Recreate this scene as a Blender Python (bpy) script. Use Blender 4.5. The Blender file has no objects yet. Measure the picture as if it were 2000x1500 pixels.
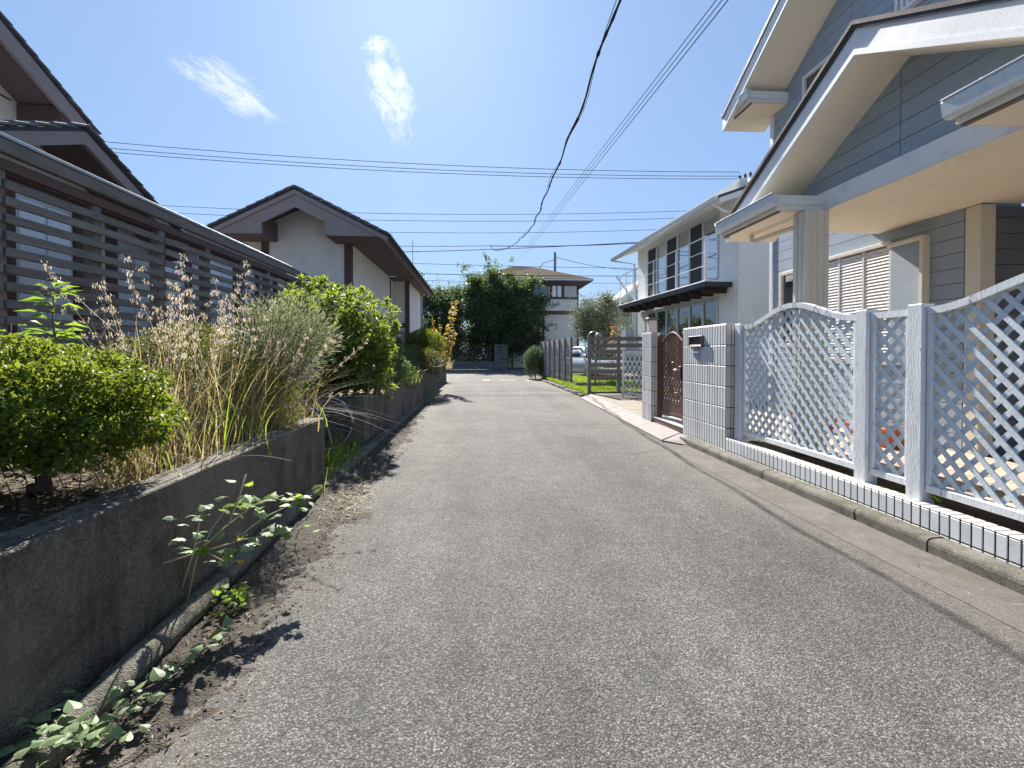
import bpy, math, random
import numpy as np
from mathutils import Matrix, Vector, noise as mnoise
random.seed(7); RNG = np.random.default_rng(11)
R = math.radians
sc = bpy.context.scene
COL = sc.collection

# ------------------------------------------------------------------ camera
cam_d = bpy.data.cameras.new('camera'); cam = bpy.data.objects.new('camera', cam_d); COL.objects.link(cam)
cam.location = (0, 0, 1.26)
cam.rotation_euler = (R(90 - 0.8), 0, -math.atan(65 / 970))
cam_d.sensor_width = 36; cam_d.lens = 36 * 970 / 2000
cam_d.shift_y = -47.5 / 2000
cam_d.clip_start = 0.05; cam_d.clip_end = 3000
sc.camera = cam

# ------------------------------------------------------------------ light
SUN_AZ, SUN_EL = R(-8.0), R(37.0)        # azimuth from +Y, negative to the left
sun_dir = Vector((math.sin(SUN_AZ) * math.cos(SUN_EL), math.cos(SUN_AZ) * math.cos(SUN_EL), math.sin(SUN_EL)))
w = bpy.data.worlds.new('World'); sc.world = w; w.use_nodes = True
nt = w.node_tree; nt.nodes.clear()
def N(tree, t, **k):
    n = tree.nodes.new(t)
    for a, b in k.items(): setattr(n, a, b)
    return n
def lk(tree, a, b): tree.links.new(a, b)
out = N(nt, 'ShaderNodeOutputWorld'); bg = N(nt, 'ShaderNodeBackground'); sky = N(nt, 'ShaderNodeTexSky')
sky.sky_type = 'NISHITA'; sky.sun_disc = False; sky.sun_elevation = SUN_EL; sky.sun_rotation = SUN_AZ
sky.air_density = 1.0; sky.dust_density = 0.6; sky.ozone_density = 2.2; sky.altitude = 0
bg.inputs[1].default_value = 0.101
# thin cirrus clouds, fixed to directions in the sky
tc = N(nt, 'ShaderNodeTexCoord'); sx = N(nt, 'ShaderNodeSeparateXYZ'); lk(nt, tc.outputs['Generated'], sx.inputs[0])
def M(tree, op, a, b=None, clamp=False):
    n = N(tree, 'ShaderNodeMath', operation=op, use_clamp=clamp)
    for i, v in enumerate((a, b)):
        if v is None: continue
        if isinstance(v, (int, float)): n.inputs[i].default_value = v
        else: lk(tree, v, n.inputs[i])
    return n.outputs[0]
ym = M(nt, 'MAXIMUM', sx.outputs[1], 0.05)
U = M(nt, 'DIVIDE', sx.outputs[0], ym); V = M(nt, 'DIVIDE', sx.outputs[2], ym)
def cloud(cu, cv, ang, ru, rv, sc_u, sc_v, thr, gain, seed):
    du = M(nt, 'SUBTRACT', U, cu); dv = M(nt, 'SUBTRACT', V, cv)
    c, s = math.cos(ang), math.sin(ang)
    a = M(nt, 'ADD', M(nt, 'MULTIPLY', du, c), M(nt, 'MULTIPLY', dv, s))
    b = M(nt, 'ADD', M(nt, 'MULTIPLY', du, -s), M(nt, 'MULTIPLY', dv, c))
    e = M(nt, 'ADD', M(nt, 'POWER', M(nt, 'ABSOLUTE', M(nt, 'DIVIDE', a, ru)), 2.0), M(nt, 'POWER', M(nt, 'ABSOLUTE', M(nt, 'DIVIDE', b, rv)), 2.0))
    mask = M(nt, 'SUBTRACT', 1.0, e, True)
    cb = N(nt, 'ShaderNodeCombineXYZ'); lk(nt, M(nt, 'MULTIPLY', a, sc_u), cb.inputs[0]); lk(nt, M(nt, 'MULTIPLY', b, sc_v), cb.inputs[1]); cb.inputs[2].default_value = seed
    nz = N(nt, 'ShaderNodeTexNoise'); nz.inputs['Scale'].default_value = 1.0; nz.inputs['Detail'].default_value = 7; nz.inputs['Roughness'].default_value = 0.68; nz.inputs['Distortion'].default_value = 0.5
    lk(nt, cb.outputs[0], nz.inputs['Vector'])
    v = M(nt, 'SUBTRACT', M(nt, 'ADD', nz.outputs[0], M(nt, 'MULTIPLY', mask, 0.30)), thr)
    v = M(nt, 'MULTIPLY', v, gain, True)
    return M(nt, 'MULTIPLY', v, M(nt, 'POWER', mask, 0.7), True)
c1 = cloud(-0.485, 0.513, R(-32), 0.135, 0.052, 13, 40, 0.60, 2.7, 2.7)
c2 = cloud(-0.172, 0.512, R(-72), 0.13, 0.056, 26, 44, 0.61, 3.4, 4.1)
c4 = cloud(-0.20, 0.605, R(10), 0.04, 0.022, 40, 60, 0.60, 3.0, 9.2)
ct = M(nt, 'ADD', M(nt, 'ADD', c1, c2), c4, True)
ct = M(nt, "MULTIPLY", ct, 0.82)
# hazy-bright sky: the same even compression of the whole dome, sun side and far side alike
gm = N(nt, 'ShaderNodeGamma'); lk(nt, sky.outputs[0], gm.inputs[0]); gm.inputs[1].default_value = 0.37
tn = N(nt, 'ShaderNodeMix', data_type='RGBA', blend_type='MULTIPLY'); tn.inputs[0].default_value = 1.0; lk(nt, gm.outputs[0], tn.inputs[6]); tn.inputs[7].default_value = (0.82, 1.13, 1.62, 1)
mx = N(nt, 'ShaderNodeMix', data_type='RGBA'); lk(nt, ct, mx.inputs[0]); lk(nt, tn.outputs[2], mx.inputs[6]); mx.inputs[7].default_value = (4.6, 4.75, 4.9, 1)
lk(nt, mx.outputs[2], bg.inputs[0]); lk(nt, bg.outputs[0], out.inputs[0])

sun_d = bpy.data.lights.new('sun', 'SUN'); sun_d.energy = 4.6; sun_d.angle = R(0.53); sun_d.color = (1.0, 0.955, 0.88)
sun = bpy.data.objects.new('sun', sun_d); COL.objects.link(sun); sun.location = (0, 0, 40)
sun.rotation_euler = (-sun_dir).to_track_quat('-Z', 'Y').to_euler()

sc.view_settings.view_transform = 'Standard'; sc.view_settings.look = 'None'
sc.view_settings.gamma = 1.0; sc.view_settings.use_curve_mapping = False
sc.view_settings.exposure = 1.5
sc.render.engine = 'CYCLES'
sc.render.resolution_x = 1024; sc.render.resolution_y = 768
sc.cycles.max_bounces = 5; sc.cycles.diffuse_bounces = 3; sc.cycles.glossy_bounces = 2; sc.cycles.transmission_bounces = 3; sc.cycles.transparent_max_bounces = 4

# ------------------------------------------------------------------ materials
MATS = {}
def new_mat(name):
    m = bpy.data.materials.new(name); m.use_nodes = True; MATS[name] = m
    t = m.node_tree; p = t.nodes['Principled BSDF']
    return m, t, p
def tex_coord(t, scale=(1, 1, 1), rnd=False):
    c = N(t, 'ShaderNodeTexCoord'); mp = N(t, 'ShaderNodeMapping'); mp.inputs['Scale'].default_value = scale
    lk(t, c.outputs['Object'], mp.inputs[0])
    if rnd:
        oi = N(t, 'ShaderNodeObjectInfo'); vm = N(t, 'ShaderNodeVectorMath', operation='SCALE'); 
        cb = N(t, 'ShaderNodeCombineXYZ'); lk(t, oi.outputs['Random'], cb.inputs[0]); lk(t, oi.outputs['Random'], cb.inputs[1]); lk(t, oi.outputs['Random'], cb.inputs[2])
        lk(t, cb.outputs[0], vm.inputs[0]); vm.inputs['Scale'].default_value = 37.0
        lk(t, vm.outputs[0], mp.inputs['Location'])
    return mp.outputs[0]
def noise_tex(t, vec, scale, detail=6, rough=0.6, dist=0.0):
    n = N(t, 'ShaderNodeTexNoise'); n.inputs['Scale'].default_value = scale; n.inputs['Detail'].default_value = detail
    n.inputs['Roughness'].default_value = rough; n.inputs['Distortion'].default_value = dist
    lk(t, vec, n.inputs['Vector']); return n.outputs[0]
def ramp(t, fac, stops, interp='LINEAR'):
    r = N(t, 'ShaderNodeValToRGB'); r.color_ramp.interpolation = interp
    el = r.color_ramp.elements
    while len(el) < len(stops): el.new(0.5)
    for e, (p, c) in zip(el, stops):
        e.position = p; e.color = (c[0], c[1], c[2], 1) if hasattr(c, '__len__') else (c, c, c, 1)
    lk(t, fac, r.inputs[0]); return r.outputs[0]
def mixc(t, fac, a, b, blend='MIX'):
    n = N(t, 'ShaderNodeMix', data_type='RGBA', blend_type=blend)
    for i, v in ((0, fac), (6, a), (7, b)):
        if isinstance(v, (int, float)): n.inputs[i].default_value = v
        elif isinstance(v, tuple): n.inputs[i].default_value = (v[0], v[1], v[2], 1)
        else: lk(t, v, n.inputs[i])
    return n.outputs[2]
def bump(t, p, h, strength, dist=0.01, prev=None):
    b = N(t, 'ShaderNodeBump'); b.inputs['Strength'].default_value = strength; b.inputs['Distance'].default_value = dist
    lk(t, h, b.inputs['Height'])
    if prev is not None: lk(t, prev, b.inputs['Normal'])
    lk(t, b.outputs[0], p.inputs['Normal']); return b.outputs[0]
def sc3(c, k): return tuple(max(0, min(1, x * k)) for x in c)
def mat(name, col, rough=0.75, var=0.18, scale=3.0, bmp=0.25, bscale=90, stretch=(1, 1, 1), dirt=0.0, dirtcol=(0.10, 0.085, 0.065), rnd=0.10, metal=0.0, spec=0.4, bdist=0.004, fine=0.06):
    """weathered surface: blotches, fine grain, dirt patches, fine relief, piece to piece change"""
    m, t, p = new_mat(name)
    v = tex_coord(t, stretch, True)
    big = noise_tex(t, v, scale, 4, 0.62); fin = noise_tex(t, v, bscale, 2, 0.6)
    c = ramp(t, big, [(0.28, sc3(col, 1 - var)), (0.55, col), (0.78, sc3(col, 1 + var * 0.7))])
    c = mixc(t, fine * 2, c, ramp(t, fin, [(0.3, sc3(col, 0.45)), (0.7, sc3(col, 1.5))]))
    if dirt > 0:
        dn = noise_tex(t, v, scale * 2.3, 5, 0.7, 0.6)
        dm = ramp(t, dn, [(0.60 - dirt * 0.35, 0.0), (0.80 - dirt * 0.2, 1.0)])
        c = mixc(t, M(t, 'MULTIPLY', dm, min(1, 0.35 + dirt)), c, dirtcol)
    if rnd > 0:
        oi = N(t, 'ShaderNodeObjectInfo'); hsv = N(t, 'ShaderNodeHueSaturation')
        lk(t, M(t, 'ADD', M(t, 'MULTIPLY', oi.outputs['Random'], rnd * 2), 1 - rnd), hsv.inputs['Value']); lk(t, c, hsv.inputs['Color']); c = hsv.outputs[0]
    lk(t, c, p.inputs['Base Color'])
    lk(t, ramp(t, big, [(0.3, max(0.02, rough - 0.08)), (0.7, min(1, rough + 0.08))]), p.inputs['Roughness'])
    p.inputs['Metallic'].default_value = metal; p.inputs['Specular IOR Level'].default_value = spec
    if bmp > 0: bump(t, p, M(t, 'ADD', fin, M(t, 'MULTIPLY', big, 0.5)), bmp, bdist)
    return m
def leaf_mat(name, stops, trans=(0.35, 0.5, 0.06), tfac=0.45, rough=0.45, spec=0.35):
    m, t, p = new_mat(name)
    g = N(t, 'ShaderNodeNewGeometry'); rp = ramp(t, g.outputs['Random Per Island'], stops)
    c = N(t, 'ShaderNodeTexCoord'); nz = noise_tex(t, c.outputs['Object'], 5.0, 3, 0.5)
    col = mixc(t, 0.35, rp, ramp(t, nz, [(0.35, sc3(stops[0][1], 0.8)), (0.65, sc3(stops[-1][1], 1.1))]))
    lk(t, col, p.inputs['Base Color']); p.inputs['Roughness'].default_value = rough; p.inputs['Specular IOR Level'].default_value = spec
    tr = N(t, 'ShaderNodeBsdfTranslucent'); lk(t, mixc(t, 0.55, col, trans), tr.inputs[0])
    mxs = N(t, 'ShaderNodeMixShader'); mxs.inputs[0].default_value = tfac
    lk(t, p.outputs[0], mxs.inputs[1]); lk(t, tr.outputs[0], mxs.inputs[2])
    lk(t, mxs.outputs[0], t.nodes['Material Output'].inputs[0])
    return m
# ------------------------------------------------------------------ mesh helpers
WM = {}
def sub(a, b): return (a[0] - b[0], a[1] - b[1], a[2] - b[2])
class MB:
    """collects shapes (world or thing space) that become ONE mesh object"""
    def __init__(s): s.v = []; s.f = []
    def add(s, vs, fs):
        o = len(s.v); s.v += [tuple(v) for v in vs]; s.f += [tuple(i + o for i in f) for f in fs]; return s
    def box(s, x0, x1, y0, y1, z0, z1, c=0.0):
        if c <= 0:
            v = [(x, y, z) for z in (z0, z1) for y in (y0, y1) for x in (x0, x1)]
            return s.add(v, [(0, 2, 3, 1), (4, 5, 7, 6), (0, 1, 5, 4), (2, 6, 7, 3), (0, 4, 6, 2), (1, 3, 7, 5)])
        c = min(c, (x1 - x0) * 0.45, (y1 - y0) * 0.45, (z1 - z0) * 0.45)
        X, Y, Z = (x0, x1), (y0, y1), (z0, z1); sg = (c, -c)
        v = []; idx = {}
        for i in (0, 1):
            for j in (0, 1):
                for k in (0, 1):
                    idx[i, j, k, 0] = len(v); v.append((X[i], Y[j] + sg[j], Z[k] + sg[k]))
                    idx[i, j, k, 1] = len(v); v.append((X[i] + sg[i], Y[j], Z[k] + sg[k]))
                    idx[i, j, k, 2] = len(v); v.append((X[i] + sg[i], Y[j] + sg[j], Z[k]))
        f = []
        for i in (0, 1):
            q = [idx[i, 0, 0, 0], idx[i, 1, 0, 0], idx[i, 1, 1, 0], idx[i, 0, 1, 0]]; f.append(q[::-1] if i == 0 else q)
            q = [idx[0, i, 0, 1], idx[1, i, 0, 1], idx[1, i, 1, 1], idx[0, i, 1, 1]]; f.append(q if i == 0 else q[::-1])
            q = [idx[0, 0, i, 2], idx[1, 0, i, 2], idx[1, 1, i, 2], idx[0, 1, i, 2]]; f.append(q[::-1] if i == 0 else q)
        for a in (0, 1):
            for b in (0, 1):
                f.append([idx[a, b, 0, 0], idx[a, b, 1, 0], idx[a, b, 1, 1], idx[a, b, 0, 1]])
                f.append([idx[a, 0, b, 0], idx[a, 1, b, 0], idx[a, 1, b, 2], idx[a, 0, b, 2]])
                f.append([idx[0, a, b, 1], idx[1, a, b, 1], idx[1, a, b, 2], idx[0, a, b, 2]])
                for k in (0, 1): f.append([idx[a, b, k, 0], idx[a, b, k, 1], idx[a, b, k, 2]])
        return s.add(v, f)
    def hexa(s, p):            # 8 points: bottom 4 ccw, top 4 ccw
        return s.add(p, [(3, 2, 1, 0), (4, 5, 6, 7), (0, 1, 5, 4), (1, 2, 6, 5), (2, 3, 7, 6), (3, 0, 4, 7)])
    def prism(s, poly, vec):   # polygon of 3D points swept along vec
        n = len(poly); top = [(p[0] + vec[0], p[1] + vec[1], p[2] + vec[2]) for p in poly]
        return s.add(list(poly) + top, [tuple(range(n))[::-1], tuple(range(n, 2 * n))] + [(i, (i + 1) % n, n + (i + 1) % n, n + i) for i in range(n)])
    def beam(s, p0, p1, w, h, up=(0, 0, 1)):
        a, b = Vector(p0), Vector(p1); d = (b - a).normalized(); u = Vector(up)
        r = d.cross(u)
        if r.length < 1e-5: r = Vector((1, 0, 0))
        r.normalize(); u = r.cross(d).normalized()
        q = []
        for e in (a, b):
            q += [e - r * w / 2 - u * h / 2, e + r * w / 2 - u * h / 2, e + r * w / 2 + u * h / 2, e - r * w / 2 + u * h / 2]
        return s.add([tuple(x) for x in q], [(0, 1, 2, 3), (7, 6, 5, 4), (0, 4, 5, 1), (1, 5, 6, 2), (2, 6, 7, 3), (3, 7, 4, 0)])
    def tube(s, pts, r, seg=8, closed=False):
        P = [Vector(p) for p in pts]; n = len(P); rs = r if hasattr(r, '__len__') else [r] * n
        up = Vector((0, 0, 1)); vs = []; last = None
        for i in range(n):
            if closed: d = (P[(i + 1) % n] - P[i - 1])
            else: d = P[min(i + 1, n - 1)] - P[max(i - 1, 0)]
            d.normalize()
            ref = last if last is not None else (up if abs(d.z) < 0.95 else Vector((1, 0, 0)))
            a = ref - d * ref.dot(d)
            if a.length < 1e-4: a = d.orthogonal()
            a.normalize(); last = a; b = d.cross(a)
            for k in range(seg):
                t = 2 * math.pi * k / seg; q = P[i] + (a * math.cos(t) + b * math.sin(t)) * rs[i]; vs.append(tuple(q))
        fs = []
        for i in range(n if closed else n - 1):
            j = (i + 1) % n
            for k in range(seg): fs.append((i * seg + k, i * seg + (k + 1) % seg, j * seg + (k + 1) % seg, j * seg + k))
        if not closed: fs += [tuple(range(seg))[::-1], tuple(range((n - 1) * seg, n * seg))]
        return s.add(vs, fs)
    def lathe(s, prof, c, seg=16, axis='z'):
        vs = []; fs = []; n = len(prof)
        for r, h in prof:
            for k in range(seg):
                t = 2 * math.pi * k / seg; a, b = r * math.cos(t), r * math.sin(t)
                vs.append((c[0] + a, c[1] + b, c[2] + h) if axis == 'z' else ((c[0] + h, c[1] + a, c[2] + b) if axis == 'x' else (c[0] + a, c[1] + h, c[2] + b)))
        for i in range(n - 1):
            for k in range(seg): fs.append((i * seg + k, i * seg + (k + 1) % seg, (i + 1) * seg + (k + 1) % seg, (i + 1) * seg + k))
        fs += [tuple(range(seg))[::-1], tuple(range((n - 1) * seg, n * seg))]
        return s.add(vs, fs)
    def mesh(s, name, mt, smooth=False, inv=None):
        me = bpy.data.meshes.new(name)
        v = s.v if inv is None else [tuple(inv @ Vector(p)) for p in s.v]
        me.from_pydata(v, [], s.f); me.materials.append(MATS[mt])
        if smooth: me.polygons.foreach_set('use_smooth', [True] * len(me.polygons))
        me.update(); return me
    def build(s, name, mt, parent=None, smooth=False, local=False):
        inv = None if (parent is None or local) else WM[parent.name].inverted()
        o = bpy.data.objects.new(name, s.mesh(name, mt, smooth, inv)); COL.objects.link(o)
        WM[o.name] = Matrix.Identity(4)
        if parent is not None: o.parent = parent; WM[o.name] = WM[parent.name]
        return o
def np_obj(name, v, faces, mt, parent=None, smooth=False, kind=None):
    """fast mesh from numpy arrays: v (n,3), faces (m,k)"""
    v = np.asarray(v, np.float32)
    if parent is not None:
        Mi = np.array(WM[parent.name].inverted()); v = v @ Mi[:3, :3].T.astype(np.float32) + Mi[:3, 3].astype(np.float32)
    me = bpy.data.meshes.new(name); faces = np.asarray(faces, np.int32); k = faces.shape[1]; m = len(faces)
    me.vertices.add(len(v)); me.vertices.foreach_set('co', v.ravel())
    me.loops.add(m * k); me.loops.foreach_set('vertex_index', faces.ravel())
    me.polygons.add(m); me.polygons.foreach_set('loop_start', np.arange(m, dtype=np.int32) * k)
    try: me.polygons.foreach_set('loop_total', np.full(m, k, np.int32))
    except Exception: pass
    if smooth: me.polygons.foreach_set('use_smooth', np.ones(m, bool))
    me.materials.append(MATS[mt]); me.update(); me.validate()
    o = bpy.data.objects.new(name, me); COL.objects.link(o); WM[o.name] = Matrix.Identity(4)
    if parent is not None: o.parent = parent; WM[o.name] = WM[parent.name]
    if kind: o['kind'] = kind
    return o
def tag(o, label, cat, group=None):
    o['label'] = label; o['category'] = cat
    if group: o['group'] = group
    return o
def thing(name, label, cat, loc=(0, 0, 0), rotz=0.0, group=None):
    o = bpy.data.objects.new(name, None); COL.objects.link(o); o.empty_display_size = 0.1
    o.location = loc; o.rotation_euler = (0, 0, rotz)
    WM[o.name] = Matrix.Translation(loc) @ Matrix.Rotation(rotz, 4, 'Z')
    return tag(o, label, cat, group)
def struct(o): o['kind'] = 'structure'; return o
def piece(name, me, parent, loc, rot=(0, 0, 0), scale=None):
    """an alike piece that shares mesh data; loc in world space"""
    o = bpy.data.objects.new(name, me); COL.objects.link(o)
    o.location = WM[parent.name].inverted() @ Vector(loc) if parent else loc
    o.rotation_euler = rot
    if scale: o.scale = scale
    if parent: o.parent = parent
    return o
def clip_poly(poly, axis, val, keep_less):
    """2D Sutherland-Hodgman against axis=val"""
    out = []
    for i in range(len(poly)):
        a, b = poly[i], poly[(i + 1) % len(poly)]
        ia = (a[axis] <= val) == keep_less; ib = (b[axis] <= val) == keep_less
        if ia: out.append(a)
        if ia != ib:
            t = (val - a[axis]) / (b[axis] - a[axis]); out.append((a[0] + (b[0] - a[0]) * t, a[1] + (b[1] - a[1]) * t))
    return out
def planks(parent, poly, pitch, gap, to3, vec, mt, name='siding_board', start=None, chamfer=0.0):
    """horizontal boards clipped to a convex polygon in (a, z); to3 maps (a, z) to 3D"""
    zs = [p[1] for p in poly]; z = min(zs) if start is None else start
    while z < max(zs):
        q = clip_poly(clip_poly(poly, 1, z + gap, False), 1, z + pitch, True)
        if len(q) >= 3:
            area = abs(sum(q[i][0] * q[(i + 1) % len(q)][1] - q[(i + 1) % len(q)][0] * q[i][1] for i in range(len(q)))) / 2
            if area > 0.002:
                MB().prism([to3(a, b) for a, b in q], vec).build(name, mt, parent)
        z += pitch
def fbm(x, y, s, seed=0.0, oct=3):
    return mnoise.fractal(Vector((x * s, y * s, seed)), 1.0, 2.0, oct)
def heightfield(name, x0, x1, y0, y1, nx, ny, fn, mt, parent=None, kind=None):
    xs = np.linspace(x0, x1, nx); ys = np.linspace(y0, y1, ny); v = []
    for y in ys:
        for x in xs: v.append((x, y, fn(x, y)))
    idx = np.arange(nx * ny).reshape(ny, nx)
    f = np.stack([idx[:-1, :-1], idx[:-1, 1:], idx[1:, 1:], idx[1:, :-1]], -1).reshape(-1, 4)
    return np_obj(name, v, f, mt, parent, True, kind)
# --- foliage
def unit(a): return a / np.maximum(np.linalg.norm(a, axis=-1, keepdims=True), 1e-6)
def leaves(name, pts, dirs, nrm, length, width, mt, parent, kind=None, fold=0.25, jitter=0.3):
    """one folded kite-shaped leaf per point: dirs = along the leaf, nrm = its upper side"""
    n = len(pts); d = unit(dirs); s = unit(np.cross(d, nrm)); u = np.cross(s, d)
    L = (length * (1 + jitter * (RNG.random(n) * 2 - 1)))[:, None]; W = width / length * L
    b = pts; m = pts + d * L * 0.45; 
    l = m - s * W * 0.5 + u * W * fold; r = m + s * W * 0.5 + u * W * fold; t = pts + d * L - u * L * 0.12
    mid = m - u * W * 0.02
    v = np.stack([b, l, t, r, mid], 1).reshape(-1, 3); o = (np.arange(n) * 5)[:, None]
    f = np.concatenate([o + np.array([[0, 4, 1]]), o + np.array([[1, 4, 2]]), o + np.array([[2, 4, 3]]), o + np.array([[3, 4, 0]])], 0)
    return np_obj(name, v, f, mt, parent, False, kind)
def rand_dirs(n): return unit(RNG.normal(size=(n, 3)))
def ell_points(n, c, r, shell=0.35, rough=0.12, cut=None, seed=0.0, freq=3.0):
    """points in the outer shell of a lumpy ellipsoid; returns points and outward normals"""
    d = rand_dirs(n * 2)
    if cut is not None: d = d[d[:, 2] > cut]
    d = d[:n]; k = 1 - shell * RNG.random(len(d)) ** 2.0
    lump = np.array([mnoise.noise(Vector((x * freq, y * freq, z * freq + seed))) for x, y, z in d])
    k = k * (1 + rough * lump * 2)
    p = np.array(c) + d * np.array(r) * k[:, None]
    return p, unit(d / np.array(r))
def clump_points(n, centers, radii, squash=0.8, shell=0.6):
    i = RNG.choice(len(centers), n, p=radii ** 2.2 / np.sum(radii ** 2.2)); d = rand_dirs(n); k = np.minimum(np.abs(RNG.normal(0, .62, n)) + .12, 1.7)[:, None]
    p = centers[i] + d * radii[i][:, None] * np.array([1, 1, squash]) * k
    return p, d
def branchy(mb, base, top, r0, r1, n=5, wob=0.08):
    a, b = Vector(base), Vector(top); pts = []
    for i in range(n + 1):
        t = i / n; p = a.lerp(b, t); k = wob * math.sin(math.pi * t)
        pts.append((p.x + random.uniform(-k, k), p.y + random.uniform(-k, k), p.z + random.uniform(-k, k) * 0.4))
    mb.tube(pts, [r0 + (r1 - r0) * i / n for i in range(n + 1)], 7); return pts
# ------------------------------------------------------------------ the materials of the place
def asphalt_mat():
    m, t, p = new_mat('asphalt')
    c = N(t, 'ShaderNodeTexCoord'); v = c.outputs['Object']; s = N(t, 'ShaderNodeSeparateXYZ'); lk(t, v, s.inputs[0])
    vo = N(t, 'ShaderNodeTexVoronoi'); vo.inputs['Scale'].default_value = 135; lk(t, v, vo.inputs['Vector'])
    vo2 = N(t, 'ShaderNodeTexVoronoi'); vo2.inputs['Scale'].default_value = 280; lk(t, v, vo2.inputs['Vector'])
    cs = N(t, 'ShaderNodeSeparateColor'); lk(t, vo.outputs['Color'], cs.inputs[0])
    cs2 = N(t, 'ShaderNodeSeparateColor'); lk(t, vo2.outputs['Color'], cs2.inputs[0])
    stone = ramp(t, cs.outputs[0], [(0.0, (0.05, 0.049, 0.048)), (0.45, (0.118, 0.115, 0.11)), (0.80, (0.21, 0.205, 0.196)), (0.96, (0.40, 0.39, 0.37))])
    stone2 = ramp(t, cs2.outputs[0], [(0.0, (0.07, 0.069, 0.067)), (0.6, (0.13, 0.128, 0.122)), (0.95, (0.34, 0.33, 0.31))])
    col = mixc(t, 0.45, stone, stone2)
    gap = ramp(t, vo.outputs['Distance'], [(0.35, 0.0), (0.75, 1.0)])
    col = mixc(t, M(t, 'MULTIPLY', gap, 0.75), col, (0.04, 0.037, 0.034))
    big = noise_tex(t, v, 0.55, 4, 0.6); col = mixc(t, 1.0, col, ramp(t, big, [(0.28, (0.70, 0.69, 0.68)), (0.72, (1.16, 1.15, 1.13))]), 'MULTIPLY')
    med = noise_tex(t, v, 4.2, 4, 0.65); col = mixc(t, 1.0, col, ramp(t, med, [(0.28, (0.82, 0.82, 0.82)), (0.7, (1.1, 1.1, 1.1))]), 'MULTIPLY')
    # worn smooth band and silt along the left edge, silt on the right edge
    wob = M(t, 'MULTIPLY', M(t, 'SUBTRACT', noise_tex(t, v, 3.0, 4, 0.65), 0.5), 0.5)
    lx = M(t, 'ADD', s.outputs[0], wob)
    le = ramp(t, M(t, 'MULTIPLY', M(t, 'ADD', lx, 1.25), 1.9), [(0.0, 1.0), (0.35, 0.85), (0.95, 0.0)])
    re = ramp(t, M(t, 'MULTIPLY', M(t, 'SUBTRACT', lx, 2.0), 1.6), [(0.15, 0.0), (0.75, 0.8)])
    silt = noise_tex(t, v, 26, 3, 0.7); sc_ = ramp(t, silt, [(0.3, (0.085, 0.075, 0.062)), (0.7, (0.185, 0.168, 0.145))])
    col = mixc(t, M(t, 'MULTIPLY', le, 0.72), col, sc_); col = mixc(t, M(t, 'MULTIPLY', re, 0.75), col, sc_)
    # old patch joints across the lane
    yj = M(t, 'ADD', s.outputs[1], M(t, 'MULTIPLY', wob, 0.12))
    for y0, wd in ((8.6, 0.03), (13.4, 0.05), (18.2, 0.06)):
        j = ramp(t, M(t, 'MULTIPLY', M(t, 'ABSOLUTE', M(t, 'SUBTRACT', yj, y0)), 1.0 / wd), [(0.4, 1.0), (1.0, 0.0)])
        col = mixc(t, M(t, 'MULTIPLY', j, 0.45), col, (0.055, 0.054, 0.053))
    # lengthwise wear of the wheel tracks
    mpw = N(t, 'ShaderNodeMapping'); mpw.inputs['Scale'].default_value = (1.5, 0.10, 1); lk(t, v, mpw.inputs[0])
    col = mixc(t, 1.0, col, ramp(t, noise_tex(t, mpw.outputs[0], 1.0, 3, 0.55), [(0.30, (0.80, 0.79, 0.78)), (0.70, (1.14, 1.13, 1.12))]), 'MULTIPLY')
    # hairline cracks
    vc = N(t, 'ShaderNodeTexVoronoi', feature='DISTANCE_TO_EDGE'); vc.inputs['Scale'].default_value = 0.42
    dv = N(t, 'ShaderNodeVectorMath', operation='ADD'); lk(t, v, dv.inputs[0]); nzc = N(t, 'ShaderNodeTexNoise'); nzc.inputs['Scale'].default_value = 3.5; nzc.inputs['Detail'].default_value = 4; lk(t, v, nzc.inputs['Vector'])
    svc = N(t, 'ShaderNodeVectorMath', operation='SCALE'); svc.inputs['Scale'].default_value = 0.55; lk(t, nzc.outputs['Color'], svc.inputs[0]); lk(t, svc.outputs[0], dv.inputs[1]); lk(t, dv.outputs[0], vc.inputs['Vector'])
    ck_ = M(t, 'MULTIPLY', ramp(t, vc.outputs['Distance'], [(0.0, 1.0), (0.006, 0.0)]), ramp(t, big, [(0.42, 0.0), (0.55, 1.0)]))
    col = mixc(t, M(t, 'MULTIPLY', ck_, 0.6), col, (0.03, 0.028, 0.026))
    # oil stains
    st = ramp(t, noise_tex(t, v, 1.7, 2, 0.5, 0.8), [(0.66, 0.0), (0.74, 1.0)]); col = mixc(t, M(t, 'MULTIPLY', st, 0.35), col, (0.05, 0.05, 0.05))
    lk(t, col, p.inputs['Base Color']); p.inputs['Roughness'].default_value = 0.88; p.inputs['Specular IOR Level'].default_value = 0.22
    h = M(t, 'ADD', M(t, 'MULTIPLY', vo.outputs['Distance'], -1.0), M(t, 'MULTIPLY', vo2.outputs['Distance'], -0.5))
    h = M(t, 'MULTIPLY', h, M(t, 'SUBTRACT', 1.0, M(t, 'MULTIPLY', M(t, 'MAXIMUM', le, re), 0.7)))
    bump(t, p, M(t, 'ADD', h, M(t, 'MULTIPLY', med, 0.8)), 0.7, 0.004)
asphalt_mat()
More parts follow.
